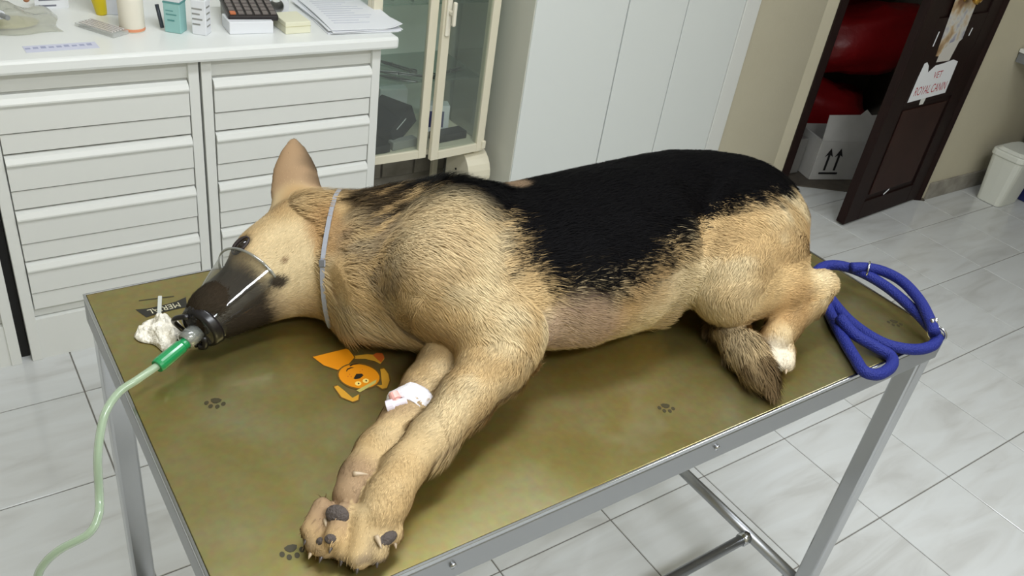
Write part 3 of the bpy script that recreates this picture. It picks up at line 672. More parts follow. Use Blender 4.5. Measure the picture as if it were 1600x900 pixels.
# ================================================================== examination table
TZ = 0.86
TX0, TX1, TY0, TY1 = 0.14, 1.335, 0.486, 1.112
def table_mat():
    m = mat('olive_table_plate', (124, 120, 84), 0.25, 0.85, spec=0.5, coat=0.6)
    nt = m.node_tree; b = nt.nodes['Principled BSDF']; g = nt.nodes.new('ShaderNodeNewGeometry')
    def noise(scale, detail, dist=0.0):
        n = nt.nodes.new('ShaderNodeTexNoise'); n.inputs['Scale'].default_value = scale; n.inputs['Detail'].default_value = detail; n.inputs['Distortion'].default_value = dist
        nt.links.new(g.outputs['Position'], n.inputs['Vector']); return n
    n1 = noise(5.0, 4, 0.5); r = nt.nodes.new('ShaderNodeValToRGB'); e = r.color_ramp.elements
    e[0].position = 0.28; e[0].color = (*lin((146, 130, 66)), 1); e[1].position = 0.75; e[1].color = (*lin((158, 151, 112)), 1)
    x = e.new(0.5); x.color = (*lin((152, 140, 84)), 1)
    nt.links.new(n1.outputs['Fac'], r.inputs['Fac'])
    n2 = noise(90, 6); mx = nt.nodes.new('ShaderNodeMix'); mx.data_type = 'RGBA'; mx.blend_type = 'OVERLAY'; mx.inputs[0].default_value = 0.22
    nt.links.new(r.outputs['Color'], mx.inputs[6]); nt.links.new(n2.outputs['Color'], mx.inputs[7])
    # pale worn smudges
    n3 = noise(9.0, 3, 0.3); r3 = nt.nodes.new('ShaderNodeValToRGB'); r3.color_ramp.elements[0].position = 0.62; r3.color_ramp.elements[1].position = 0.74
    m3 = nt.nodes.new('ShaderNodeMath'); m3.operation = 'MULTIPLY'; m3.inputs[1].default_value = 0.3
    nt.links.new(n3.outputs['Fac'], r3.inputs['Fac']); nt.links.new(r3.outputs['Color'], m3.inputs[0])
    mx2 = nt.nodes.new('ShaderNodeMix'); mx2.data_type = 'RGBA'; nt.links.new(m3.outputs[0], mx2.inputs[0]); nt.links.new(mx.outputs[2], mx2.inputs[6]); mx2.inputs[7].default_value = (*lin((184, 178, 146)), 1)
    nt.links.new(mx2.outputs[2], b.inputs['Base Color'])
    rr = nt.nodes.new('ShaderNodeMapRange'); rr.inputs[3].default_value = 0.24; rr.inputs[4].default_value = 0.38
    nt.links.new(n1.outputs['Fac'], rr.inputs[0]); nt.links.new(rr.outputs[0], b.inputs['Roughness'])
    b.inputs['Coat Roughness'].default_value = 0.18
    return m
M_table = table_mat()
tb = thing('examination_table', 'steel veterinary table with an olive top under the dog', 'table', ((TX0 + TX1) / 2, (TY0 + TY1) / 2, 0))
plate = MB().box(TX0 + 0.004, TX1 - 0.004, TY0 + 0.004, TY1 - 0.004, TZ - 0.006, TZ).build('table_top', M_table, tb, bevel=0.001)
for (a, b_, c, d) in ((TX0, TX1, TY0, TY0 + 0.02), (TX0, TX1, TY1 - 0.02, TY1), (TX0, TX0 + 0.02, TY0 + 0.02, TY1 - 0.02), (TX1 - 0.02, TX1, TY0 + 0.02, TY1 - 0.02)):
    MB().box(a, b_, c, d, TZ - 0.046, TZ - 0.0062).build('edge_rail', M_steel_dull, tb, bevel=0.002)
for (a, b_, c, d) in ((TX0, TX1, TY0, TY0 + 0.0036), (TX0, TX1, TY1 - 0.0036, TY1), (TX0, TX0 + 0.0036, TY0 + .0036, TY1 - .0036), (TX1 - 0.0036, TX1, TY0 + .0036, TY1 - .0036)):
    MB().box(a, b_, c, d, TZ - 0.006, TZ + 0.0008).build('rim_strip', M_steel, tb, bevel=0.0008)
L = 0.034
for (x, y) in ((TX0 + 0.004, TY0 + 0.004), (TX1 - 0.004 - L, TY0 + 0.004), (TX0 + 0.004, TY1 - 0.004 - L), (TX1 - 0.004 - L, TY1 - 0.004 - L)):
    lg = MB().box(x, x + L, y, y + L, 0.012, TZ - 0.0465).build('leg', M_steel, tb, bevel=0.004)
    MB().box(x - 0.002, x + L + 0.002, y - 0.002, y + L + 0.002, 0.0, 0.02).build('rubber_foot', M_dark, lg, bevel=0.003)
for xc in (TX0 + 0.021, TX1 - 0.021):
    MB().tube([(xc, TY0 + 0.03, 0.20), (xc, TY1 - 0.03, 0.20)], 0.0125, 16).build('end_stretcher', M_steel_dull, tb, smooth=True)
ls_ = MB().tube([(TX0 + 0.021, 0.655, 0.20), (TX1 - 0.021, 0.655, 0.20)], 0.0115, 16).build('long_stretcher', M_steel_dull, tb, smooth=True)
MB().tube([(TX1 - 0.05, 0.655, 0.20), (TX1 - 0.03, 0.655, 0.20)], 0.0145, 16).build('collar_joint', M_steel, ls_, smooth=True)
for px in (700, 1118):
    q = U(px, 870 if px == 700 else 695, TZ - 0.02)
    MB().tube([(q.x, TY0 + 0.001, TZ - 0.022), (q.x, TY0 - 0.003, TZ - 0.022)], 0.004, 10).build('screw', M_steel, tb, smooth=True)

# prints on the plate (flat): paw prints, black lettered banner, cartoon dog sticker
M_paw = mat('faded_dark_print', (56, 50, 28), 0.4)
ZP = TZ + 0.0003
def ell(cx, cy, rx, ry, n=20, a=0.0):
    return [(cx + rx * math.cos(t) * math.cos(a) - ry * math.sin(t) * math.sin(a), cy + rx * math.cos(t) * math.sin(a) + ry * math.sin(t) * math.cos(a)) for t in [2 * math.pi * k / n for k in range(n)]]
def paw(px, py, s, rot, part=5):
    q = U(px, py, TZ)
    m = Matrix.Translation((q.x, q.y, ZP)) @ Matrix.Rotation(rot, 4, 'Z') @ Matrix.Scale(s, 4)
    pr = MB(m).prism([(-0.5, -0.25), (-0.2, -0.42), (0.2, -0.42), (0.5, -0.25), (0.42, 0.05), (0.15, 0.28), (-0.15, 0.28), (-0.42, 0.05)], 0, 0.005)
    for (x, y) in ((-0.75, 0.3), (-0.3, 0.72), (0.3, 0.72), (0.75, 0.3))[:part - 1]:
        pr.prism(ell(x, y, 0.2, 0.27), 0, 0.005)
    pr.build('paw_print', M_paw, plate)
paw(337, 627, 0.0135, math.radians(150)); paw(455, 858, 0.0135, math.radians(170)); paw(1040, 635, 0.013, math.radians(150)); paw(1397, 503, 0.014, math.radians(140))
# banner: its words run upside down for the viewer
bc = U(257, 482, TZ); BMx = frame((bc.x, bc.y, ZP), (U(225, 489, TZ) - U(285, 474, TZ)))
M_bk = mat('black_print', (30, 28, 22), 0.35)
MB(BMx).prism([(-0.035, -0.014), (-0.02, -0.0095), (0.0, -0.008), (0.02, -0.0095), (0.035, -0.014), (0.028, 0.010), (0.012, 0.0085), (-0.012, 0.0085), (-0.028, 0.010)], 0, 0.00006).build('banner_print', M_bk, plate)
text('lettering', 'MERIAL', 0.0165, BMx @ Matrix.Translation((0, -0.001, 0.00012)), mat('pale_print_olive', (196, 190, 160), 0.4), plate, 0.82)
a_, b_ = U(217, 470, TZ), U(272, 463, TZ)
d_ = (b_ - a_).normalized(); s_ = Vector((-d_.y, d_.x, 0)) * 0.0012
MB().add([a_ - s_, b_ - s_, b_ + s_, a_ + s_][0:4], [(0, 1, 2, 3)], Matrix.Translation((0, 0, 0.0003))).build('print_line', M_paw, plate)
# cartoon dog sticker, seen upside down: drawn in the plate's plane
M_or = mat('orange_print', (206, 128, 14), 0.35); M_or2 = mat('amber_print', (190, 138, 40), 0.35); M_yel = mat('pale_yellow_print', (226, 196, 104), 0.4); M_rd = mat('rust_print', (176, 84, 30), 0.4); M_ol = mat('olive_brown_print', (96, 70, 22), 0.4)
stk = thing('dog_sticker', 'orange cartoon dog sticker on the table top in front of the chest', 'sticker', U(560, 590, TZ + 0.0002))
def decal(name, pts, material, lvl):
    q = [U(470 + x / 6.924, 530 + y / 6.924, TZ) for x, y in pts]
    g = MB().prism([(v.x, v.y) for v in q], ZP + lvl * 0.0001, ZP + lvl * 0.0001 + 0.00008)
    return g.build(name, material, stk)
def ringpts(pts, w=9):
    c = (sum(p[0] for p in pts) / len(pts), sum(p[1] for p in pts) / len(pts))
    return [(c[0] + (x - c[0]) * (1 + w / max(20, math.hypot(x - c[0], y - c[1]))), c[1] + (y - c[1]) * (1 + w / max(20, math.hypot(x - c[0], y - c[1])))) for x, y in pts]
body_ = [(130, 195), (490, 105), (520, 120), (580, 200), (500, 290), (400, 335), (250, 285)]
decal('body_outline', ringpts(body_, 11), M_ol, 1); decal('body_print', body_, M_or, 2)
arm_ = [(560, 185), (720, 165), (800, 170), (880, 160), (905, 215), (860, 270), (800, 240), (700, 215), (590, 215)]
decal('arm_print', arm_, M_or2, 1); decal('paw_print', [(780, 175), (820, 150), (880, 155), (905, 200), (870, 255), (830, 225)], M_rd, 2)
face_ = ell(630, 405, 222, 128, 28, 0.12)
decal('face_outline', ringpts(face_, 17), M_ol, 3); decal('face_print', face_, M_or, 4)
for nm, e_ in (('ear_print', [(860, 330), (900, 320), (945, 380), (960, 450), (930, 530), (880, 540), (820, 500), (880, 500)]), ('ear_print', [(360, 520), (400, 505), (470, 560), (560, 640), (630, 600), (620, 660), (560, 680), (440, 630)])):
    decal('ear_outline', ringpts(e_, 16), M_ol, 3); decal(nm, e_, M_or2, 4)
decal('brow_print', [(600, 560), (820, 440), (810, 480), (640, 580)], mat('pale_olive_print', (176, 164, 88), 0.4), 5)
decal('nose_print', [(570, 430), (600, 380), (660, 378), (680, 395), (640, 430), (590, 438)], M_bk, 5)
for (x, y) in ((620, 485), (702, 455)):
    decal('eye_print', ell(x, y, 34, 24, 16), M_yel, 5); decal('pupil_print', ell(x + 5, y, 9, 9, 12), M_bk, 6)
decal('mouth_print', [(490, 350), (500, 325), (540, 308), (580, 310), (545, 320), (510, 335), (498, 356)], M_bk, 5)
decal('mouth_print', [(525, 290), (560, 272), (620, 266), (618, 275), (565, 284), (535, 300)], M_bk, 5)
for (x, y) in ((510, 408), (545, 410), (640, 360), (665, 335), (530, 385)):
    decal('freckle_print', ell(x, y, 6, 6, 8), M_rd, 5)

# ================================================================== the dog: one continuous surface from a smooth implicit body
def smin(a, b, k):
    h = np.clip(0.5 + 0.5 * (b - a) / k, 0, 1)
    return b * (1 - h) + a * h - k * h * (1 - h)
def cone(P, a, b, ra, rb, sz=1.0):
    """round cone between joints; sz > 1 flattens it vertically"""
    a = np.array(a, float); b = np.array(b, float)
    d = b - a; q = P - a
    t = np.clip((q @ d) / (d @ d), 0, 1)
    v = q - t[:, None] * d
    return np.sqrt(v[:, 0] ** 2 + v[:, 1] ** 2 + (v[:, 2] * sz) ** 2) - (ra + (rb - ra) * t)
def chain(P, pts, k=0.012, sz=1.0):
    d = None
    for (p, r), (p2, r2) in zip(pts[:-1], pts[1:]):
        e = cone(P, p, p2, r, r2, sz)
        d = e if d is None else smin(d, e, k)
    return d
def ellipsoid(P, c, r, ax=None):
    q = P - np.array(c, float)
    if ax is not None: q = q @ ax.T
    r = np.array(r, float)
    k0 = np.sqrt(((q / r) ** 2).sum(1)); k1 = np.sqrt(((q / (r * r)) ** 2).sum(1)) + 1e-9
    return k0 * (k0 - 1) / k1
# trunk stations: x, centre y, half depth (spine to belly), centre height, half height
TRUNK = np.array([(0.42, .875, .040, .070, .046), (0.46, .872, .080, .080, .070), (0.52, .852, .115, .089, .086), (0.60, .827, .141, .097, .094), (0.70, .802, .150, .104, .102),
                  (0.80, .797, .148, .108, .107), (0.88, .808, .132, .109, .108), (0.94, .832, .103, .108, .107), (1.00, .842, .092, .107, .105), (1.08, .836, .090, .103, .101), (1.14, .818, .090, .099, .096),
                  (1.185, .806, .078, .094, .085), (1.215, .798, .055, .088, .062), (1.235, .796, .020, .086, .03)])
def trunk(P):
    x = P[:, 0]; s = TRUNK
    xs = np.clip(x, s[0, 0], s[-1, 0])
    cy, a, ch, b = (np.interp(xs, s[:, 0], s[:, i]) for i in (1, 2, 3, 4))
    dy = (P[:, 1] - cy) / a; dz = (P[:, 2] - ch) / b
    n = (np.abs(dy) ** 2.25 + np.abs(dz) ** 2.25) ** (1 / 2.25)
    d = (n - 1) * np.minimum(a, b)
    return np.sqrt(np.maximum(d, 0) ** 2 + (x - xs) ** 2) * (x != xs) + d * (x == xs)
HU = np.array([.90, .40, .10]); HU /= np.linalg.norm(HU)          # nose to occiput
HV = np.array([-.41, .91, 0.0]); HV -= HU * (HU @ HV); HV /= np.linalg.norm(HV)   # throat to brow
HW = np.cross(HU, HV)                                             # right cheek to left cheek (up)
HAX = np.array([HU, HV, HW])
EAR_B = np.array([.428, 1.045, .116]); EAR_T = np.array([.458, 1.131, .186])
EL = (EAR_T - EAR_B) / np.linalg.norm(EAR_T - EAR_B); EARLEN = np.linalg.norm(EAR_T - EAR_B)
EN = np.array([-.30, -.62, .72]); EN -= EL * (EL @ EN); EN /= np.linalg.norm(EN); EW = np.cross(EL, EN)
def ear(P):
    q = P - EAR_B; l = (q @ EL) / EARLEN; w = q @ EW; n = q @ EN
    lc = np.clip(l, -0.25, 1.0)
    half = np.interp(lc, [-0.25, 0.0, 0.3, 0.6, 0.85, 1.0], [.031, .035, .037, .032, .019, .005])
    th = np.interp(lc, [-0.25, 0.0, 0.3, 0.7, 1.0], [.015, .0105, .0082, .0074, .005])
    n2 = n + 0.25 * w * w / 0.036                                  # slightly cupped
    k = ((w / half) ** 4 + (n2 / th) ** 4) ** .25
    d = (k - 1) * th
    return np.where(l == lc, d, np.sqrt(np.maximum(d, 0) ** 2 + ((l - lc) * EARLEN) ** 2))
NOSE = np.array([.243, .930, .046])
def head(P):
    d = ellipsoid(P, (.425, 1.005, .078), (.088, .064, .062), HAX)
    d = smin(d, ellipsoid(P, (.425, .963, .066), (.080, .052, .058), HAX), .03)
    d = smin(d, ellipsoid(P, (.362, .998, .086), (.046, .036, .037), HAX), .025)
    d = smin(d, cone(P, (.375, .985, .064), (.270, .942, .052), .046, .031), .03)
    d = smin(d, cone(P, (.395, .955, .045), (.280, .926, .034), .034, .019), .02)
    d = smin(d, ellipsoid(P, NOSE + np.array([.012, .006, .002]), (.022, .020, .021), HAX), .012)
    d = smin(d, cone(P, (.455, .962, .040), (.52, .925, .045), .048, .055), .04)
    return d
def trunk_neck(P):
    d = smin(trunk(P), cone(P, (.445, 1.0, .078), (.58, .905, .094), .072, .092), .05)
    d = smin(d, ellipsoid(P, (.478, .895, .075), (.066, .078, .068)), .04)              # forechest ruff
    return d
TOEB = lambda c, u, s, spread, L, r, z: [(np.array(c) + np.array(s) * o, np.array(c) + np.array(s) * o * 1.15 + np.array(u) * L * f, r) for o, f in ((-1.5 * spread, .82), (-.5 * spread, 1.0), (.5 * spread, 1.0), (1.5 * spread, .8))]
def unit(v):
    v = np.array(v, float); return v / np.linalg.norm(v)
def upx(px, py, h):
    d = CR.T @ np.array([(px - 800) / FPX, (py - 450) / FPX, 1.0]); return CAM + d * (0.86 + h - CAM[2]) / d[2] - np.array([0, 0, .86])
# limbs: joints in metres (x, y, height over the table) with radii
FORE_UP = [((.590, .850, .150), .066), ((.515, .785, .134), .063), ((.555, .688, .088), .045), ((.534, .666, .073), .038), ((.472, .634, .063), .0305), ((.408, .601, .053), .0255), ((.360, .578, .046), .0225), ((.328, .552, .041), .0235), ((.312, .538, .037), .0235)]
FORE_LO = [((.560, .768, .060), .046), ((.508, .728, .034), .038), ((.462, .698, .031), .0335), ((.409, .658, .030), .0295), ((.357, .627, .029), .0265), ((.324, .601, .028), .0245), ((.302, .582, .028), .0225)]
HIND_UP = [((1.095, .785, .124), .078), ((1.030, .716, .122), .074), ((.950, .668, .102), .059), ((.945, .656, .090), .050), ((1.030, .627, .080), .037), ((1.118, .612, .076), .0235), ((1.088, .602, .060), .0225), ((1.022, .590, .044), .0230), ((.990, .578, .036), .025)]
HIND_LO = [((1.120, .810, .065), .055), ((1.020, .775, .045), .042), ((.995, .762, .035), .034), ((1.070, .720, .030), .025), ((1.130, .700, .026), .018)]
TAIL = [((1.190, .770, .070), .032), ((1.110, .715, .040), .028), ((1.015, .675, .028), .0250), ((.955, .640, .026), .0235), ((.932, .585, .025), .0230), ((.919, .545, .021), .0175), ((.914, .518, .014), .007)]
UPU = unit((-.034, -.036, -.014)); UPS = unit(np.cross((0, 0, 1), UPU) + np.array([0, 0, .25]))
LOU = unit((-.036, -.036, -.006)); LOS = unit(np.array([-.30, .35, .80]))
HPU = unit((-.05, -.035, -.016)); HPS = unit(np.cross((0, 0, 1), HPU))
TOES_UP = [(upx(*a), upx(*b), r) for a, b, r in (((550, 806, .034), (538, 860, .016), .0125), ((569, 812, .039), (561, 871, .018), .0135), ((590, 810, .041), (589, 862, .022), .0130), ((608, 798, .038), (614, 834, .026), .0120))]
TOES_LO = [(upx(*a), upx(*b), r) for a, b, r in (((536, 800, .038), (522, 842, .030), .0110), ((524, 812, .027), (508, 856, .016), .0120), ((511, 805, .021), (492, 850, .014), .0120), ((503, 791, .032), (485, 830, .023), .0110))]
TOES_HI = TOEB((.985, .573, .027), HPU, HPS, .0135, .034, .0130, 0)
def limb_fields(P):
    fu = chain(P, FORE_UP[:4], .03); fu = smin(fu, chain(P, FORE_UP[3:], .015), .02)
    fu = smin(fu, cone(P, (.562, .680, .074), (.578, .671, .064), .025, .017), .02)      # point of the elbow
    for a, b, r in TOES_UP: fu = smin(fu, cone(P, a, b, r * .95, r), .0025)
    fl = chain(P, FORE_LO, .015)
    for a, b, r in TOES_LO: fl = smin(fl, cone(P, a, b, r * .95, r), .0025)
    hu = chain(P, HIND_UP[:4], .03); hu = smin(hu, cone(P, (1.115, .745, .114), (1.065, .675, .105), .074, .052), .03)
    hu = smin(hu, chain(P, HIND_UP[3:], .012), .02)
    hu = smin(hu, cone(P, (1.118, .612, .078), (1.135, .613, .080), .020, .012), .01)   # point of the hock
    for a, b, r in TOES_HI: hu = smin(hu, cone(P, a, b, r * .95, r), .0025)
    hl = chain(P, HIND_LO, .02)
    tl = chain(P, TAIL, .012)
    return fu, fl, hu, hl, tl
def dog_field(P):
    """distance to the dog and the region each point belongs to"""
    hd = head(P); er = ear(P); tr = trunk_neck(P)
    fu, fl, hu, hl, tl = limb_fields(P)
    fold = chain(P, [((.852, .722, .045), .037), ((.896, .736, .088), .033), ((.925, .757, .130), .040)], .02)                   # skin fold from belly to thigh
    body = smin(smin(tr, hd, .035), fold, .03)
    d = smin(body, er, .014)
    low = smin(smin(d, fl, .016), tl, .008)
    d = smin(d, fu, .044)
    d = smin(d, hu, .028)
    d = smin(d, hl, .02)
    d = np.minimum(d, low)
    d = np.maximum(d, 0.0015 - P[:, 2])
    reg = np.argmin(np.stack([tr, hd, er, fu, fl, hu, hl, tl]), 0)
    return d, reg
def surface_nets(f, lo, vox):
    """closed quad surface of f < 0 on a regular grid"""
    ins = f < 0
    nx, ny, nz = f.shape
    c = [(i, j, k) for i in (0, 1) for j in (0, 1) for k in (0, 1)]
    sl = lambda o: (slice(o[0], nx - 1 + o[0]), slice(o[1], ny - 1 + o[1]), slice(o[2], nz - 1 + o[2]))
    cnt = sum(ins[sl(o)].astype(np.int8) for o in c)
    act = (cnt > 0) & (cnt < 8)
    idx = -np.ones(act.shape, int); cells = np.argwhere(act); idx[act] = np.arange(len(cells))
    val = np.stack([f[sl(o)][act] for o in c], 1)
    acc = np.zeros((len(cells), 3)); num = np.zeros(len(cells))
    C8 = np.array(c, float)
    for a in range(8):
        for b in range(a + 1, 8):
            if np.abs(C8[a] - C8[b]).sum() != 1: continue
            cr = (val[:, a] < 0) != (val[:, b] < 0)
            t = val[cr, a] / (val[cr, a] - val[cr, b])
            acc[cr] += C8[a] + (C8[b] - C8[a]) * t[:, None]; num[cr] += 1
    V = lo + (cells + acc / num[:, None]) * vox
    F = []
    for ax in range(3):
        o = [0, 0, 0]; o[ax] = 1
        A = ins[:nx - o[0], :ny - o[1], :nz - o[2]]; B = ins[o[0]:, o[1]:, o[2]:]
        e = np.argwhere(A != B)
        u, w = [(1, 2), (2, 0), (0, 1)][ax]
        e = e[(e[:, u] > 0) & (e[:, w] > 0)]
        e = e[(e[:, u] < f.shape[u] - 1) & (e[:, w] < f.shape[w] - 1)]
        q = []
        for du, dw in ((-1, -1), (0, -1), (0, 0), (-1, 0)):
            p = e.copy(); p[:, u] += du; p[:, w] += dw; q.append(idx[p[:, 0], p[:, 1], p[:, 2]])
        q = np.stack(q, 1)
        flip = ~ins[e[:, 0], e[:, 1], e[:, 2]]
        q[flip] = q[flip][:, ::-1]
        F.append(q)
    return V, np.concatenate(F)
def build_dog_surface(vox=0.0042):
    lo = np.array([.20, .44, -.010]); hi = np.array([1.33, 1.20, .290])
    n = np.ceil((hi - lo) / vox).astype(int)
    ax = [lo[i] + np.arange(n[i]) * vox for i in range(3)]
    f = np.empty(n); 
    for i in range(0, n[0], 24):
        g = np.stack(np.meshgrid(ax[0][i:i + 24], ax[1], ax[2], indexing='ij'), -1).reshape(-1, 3)
        f[i:i + 24] = dog_field(g)[0].reshape(-1, n[1], n[2])
    V, F = surface_nets(f, lo, vox)
    # relax the grid steps a little
    E = np.concatenate([F[:, [0, 1]], F[:, [1, 2]], F[:, [2, 3]], F[:, [3, 0]]])
    for it in range(2):
        s = np.zeros_like(V); m = np.zeros(len(V))
        for a, b in ((0, 1), (1, 0)):
            for d in range(3): s[:, d] += np.bincount(E[:, a], V[E[:, b], d], len(V))
            m += np.bincount(E[:, a], minlength=len(V))
        V = V + 0.5 * (s / m[:, None] - V)
    V[:, 2] = np.maximum(V[:, 2], 0.0008)
    return V, F

def vnoise(P, scale, seed=0):
    """smooth value noise in 0..1"""
    q = P * scale + seed * 17.31; i = np.floor(q).astype(np.int64); f = q - i; f = f * f * (3 - 2 * f)
    def h(a, b, c):
        n = (a * 374761393 + b * 668265263 + c * 2147483647 + seed * 1274126177) & 0x7fffffff
        n = ((n ^ (n >> 13)) * 1274126177) & 0x7fffffff
        return ((n ^ (n >> 16)) & 0xffff) / 65535.0
    r = 0
    for dx in (0, 1):
        for dy in (0, 1):
            for dz in (0, 1):
                w = (f[:, 0] if dx else 1 - f[:, 0]) * (f[:, 1] if dy else 1 - f[:, 1]) * (f[:, 2] if dz else 1 - f[:, 2])
                r = r + w * h(i[:, 0] + dx, i[:, 1] + dy, i[:, 2] + dz)
    return r
def sstep(a, b, x):
    t = np.clip((x - a) / (b - a), 0, 1); return t * t * (3 - 2 * t)
def near(P, c, r, sq=(1, 1, 1)):
    d = np.sqrt((((P - np.array(c)) * np.array(sq)) ** 2).sum(1)); return 1 - sstep(r * 0.5, r, d)
RGB = lambda *c: np.array(lin(c))
TANC, CREAMC, RUSTC, BLACKC, GREYC, PINKC, WHITEC = RGB(188, 159, 113), RGB(208, 188, 148), RGB(156, 117, 72), RGB(7, 6, 7), RGB(104, 94, 82), RGB(168, 140, 120), RGB(232, 222, 200)
VDIR = unit(np.array([-.26, -.55, .74]))
def on_surf(px, py):
    """point of the dog's surface met along a direction of the photograph, over the table"""
    d = CR.T @ np.array([(px - 800) / FPX, (py - 450) / FPX, 1.0]); d /= np.linalg.norm(d); o = CAM - np.array([0, 0, TZ]); t = .6
    for i in range(220):
        p = o + d * t; v = dog_field(p[None])[0][0]
        if v < .0005: return p
        t += max(v * .7, .0005)
    return p
EYE_A, EYE_B = on_surf(368, 393), on_surf(385, 375); EYE = (EYE_A + EYE_B) / 2
def coat(P, reg, jitter):
    """coat colour pattern of the dog at its own points"""
    n1 = vnoise(P, 16, 1); n2 = vnoise(P, 45, 2); n3 = vnoise(P, 120, 3)
    mixc = lambda c, d, w: c * (1 - w[:, None]) + d * w[:, None]
    col = mixc(np.tile(TANC, (len(P), 1)), CREAMC, sstep(0.35, 0.75, n1 * 0.7 + n2 * 0.3))
    leg = np.isin(reg, (3, 4, 5, 6))
    hd = np.isin(reg, (1, 2))
    col = mixc(col, RUSTC, 0.35 * sstep(0.55, 0.8, vnoise(P, 11, 5)))
    # cheeks and throat paler, brow and behind the cheek warmer
    col = mixc(col, CREAMC, 0.8 * near(P, (.375, .95, .10), .07) * hd)
    col = mixc(col, RUSTC, 0.55 * near(P, (.405, 1.02, .11), .045) * hd)
    col = mixc(col, RUSTC, 0.7 * near(P, (.428, .945, .125), .055, (1.5, .75, .9)))
    col = mixc(col, RGB(150, 122, 96), 0.8 * (reg == 2) * (1 - near(P, EAR_B, .05)))
    col = mixc(col, RUSTC, 0.5 * near(P, EAR_B + EL * 0.01, .035) * hd)
    # grizzled neck and withers
    s = TRUNK; cy = np.interp(P[:, 0], s[:, 0], s[:, 1]); ch = np.interp(P[:, 0], s[:, 0], s[:, 3])
    phi = np.degrees(np.arctan2(P[:, 2] - ch, P[:, 1] - cy)); phi = np.where(phi < -110, phi + 360, phi)
    streak = vnoise(P * np.array([.35, 1, 1]), 70, 7)
    nk = sstep(.445, .485, P[:, 0] + 0.02 * (n2 - .5)) * (1 - sstep(.60, .64, P[:, 0])) * (1 - sstep(62, 96, phi + 34 * (n1 - .5)))
    col = mixc(col, BLACKC * 1.6, 0.92 * nk * sstep(0.20, 0.52, streak * 0.6 + n2 * 0.4 + 0.9 * jitter))
    col = mixc(col, GREYC, 0.55 * near(P, (.455, .85, .150), .065, (1.3, .6, 1)) * sstep(.25, .6, streak + jitter))
    # black saddle
    fb = np.interp(P[:, 0], [.60, .618, .653, .698, .761, .825, .873, .922, 1.0, 1.07, 1.12, 1.17, 1.25], [137, 155, 163, 162, 159, 153, 149, 150, 145, 143, 138, 128, 115])
    fb = np.where((reg != 5) & (P[:, 0] > 1.05), np.interp(P[:, 0], [1.05, 1.10, 1.17, 1.25], [143, 147, 152, 152]), fb)
    xl = np.interp(P[:, 1], [.66, .73, .768, .803, .823, .863, .92], [.600, .604, .608, .604, .584, .560, .545])
    sad = np.minimum((fb - phi) * 0.0020, (P[:, 0] - xl) * 0.9)
    sad = sad + 0.010 * (n2 - .5) + 0.016 * (streak - .5) + np.where(P[:, 0] > .93, 0.055, 0.11) * np.clip(jitter, -.25, .25)
    soft = np.where(P[:, 0] > .90, .012, .042)
    wb = sstep(-1, .25, sad / soft) ** 1.5
    wb = wb * (~((reg == 5) & (phi > 150)))
    col = mixc(col, BLACKC, np.clip(wb, 0, 1) * (~hd) * (reg != 7))
    col = mixc(col, RGB(150, 126, 100), 0.8 * near(P, (.690, .884, .195), .022, (1, .7, .7)))
    # belly: pinkish bare patch, paler flank and groin
    col = mixc(col, PINKC, 0.75 * near(P, (.655, .665, .085), .075, (.8, 1, 1.1)) * (reg == 0))
    col = mixc(col, CREAMC, 0.5 * sstep(.74, .86, P[:, 0]) * (1 - sstep(.93, .97, P[:, 0])) * (phi > 165))
    # legs
    col = mixc(col, TANC * 0.96, 0.5 * np.isin(reg, (3, 4)) * sstep(.10, .06, P[:, 2]))
    col = mixc(col, CREAMC, 0.6 * near(P, (.52, .80, .20), .10))
    col = mixc(col, RGB(150, 122, 92), 0.65 * near(P, (.405, .68, .05), .05) * (reg == 4))
    col = mixc(col, RGB(146, 120, 96), 0.75 * near(P, (.288, .580, .042), .065) * (reg == 4))
    col = mixc(col, RGB(120, 104, 88), 0.8 * (sstep(.016, -.016, (P - np.array([.262, .535, .02])) @ np.array([.6, .75, .25]))) * np.isin(reg, (3, 4)) * sstep(.35, .6, n2))
    col = mixc(col, WHITEC, 0.8 * near(P, (.962, .553, .02), .045) * (reg == 5))
    col = mixc(col, RUSTC, 0.5 * near(P, (1.03, .60, .075), .05) * (reg == 5))
    # tail: grizzled, darkest at the tip
    tt = sstep(.62, .52, P[:, 1])
    col = mixc(col, RGB(84, 64, 40), (reg == 7) * np.clip(0.35 + 0.9 * tt * sstep(.3, .6, streak * .5 + n2 * .5), 0, .85) * sstep(.25, .6, n2 * .5 + streak * .5 + .25 * tt))
    # dark muzzle, lips and eye rims
    along = (P - NOSE) @ HU
    mz = (1 - sstep(.070, .105, along + 0.012 * (n2 - .5))) * hd
    col = mixc(col, RGB(15, 12, 14), 0.95 * mz)
    lip = near(P, (.350, .926, .081), .013, (.7, 1, 1)) * hd
    col = mixc(col, RGB(34, 28, 26), 0.95 * lip)
    eye = near(P, EYE, .015, (.8, 1.0, 1)) * hd
    col = mixc(col, RGB(24, 18, 18), eye)
    col = mixc(col, RGB(120, 92, 66), 0.8 * near(P, (.365, .938, .106), .006) * hd)
    return np.clip(col * (1 + jitter[:, None]), 0, 1)

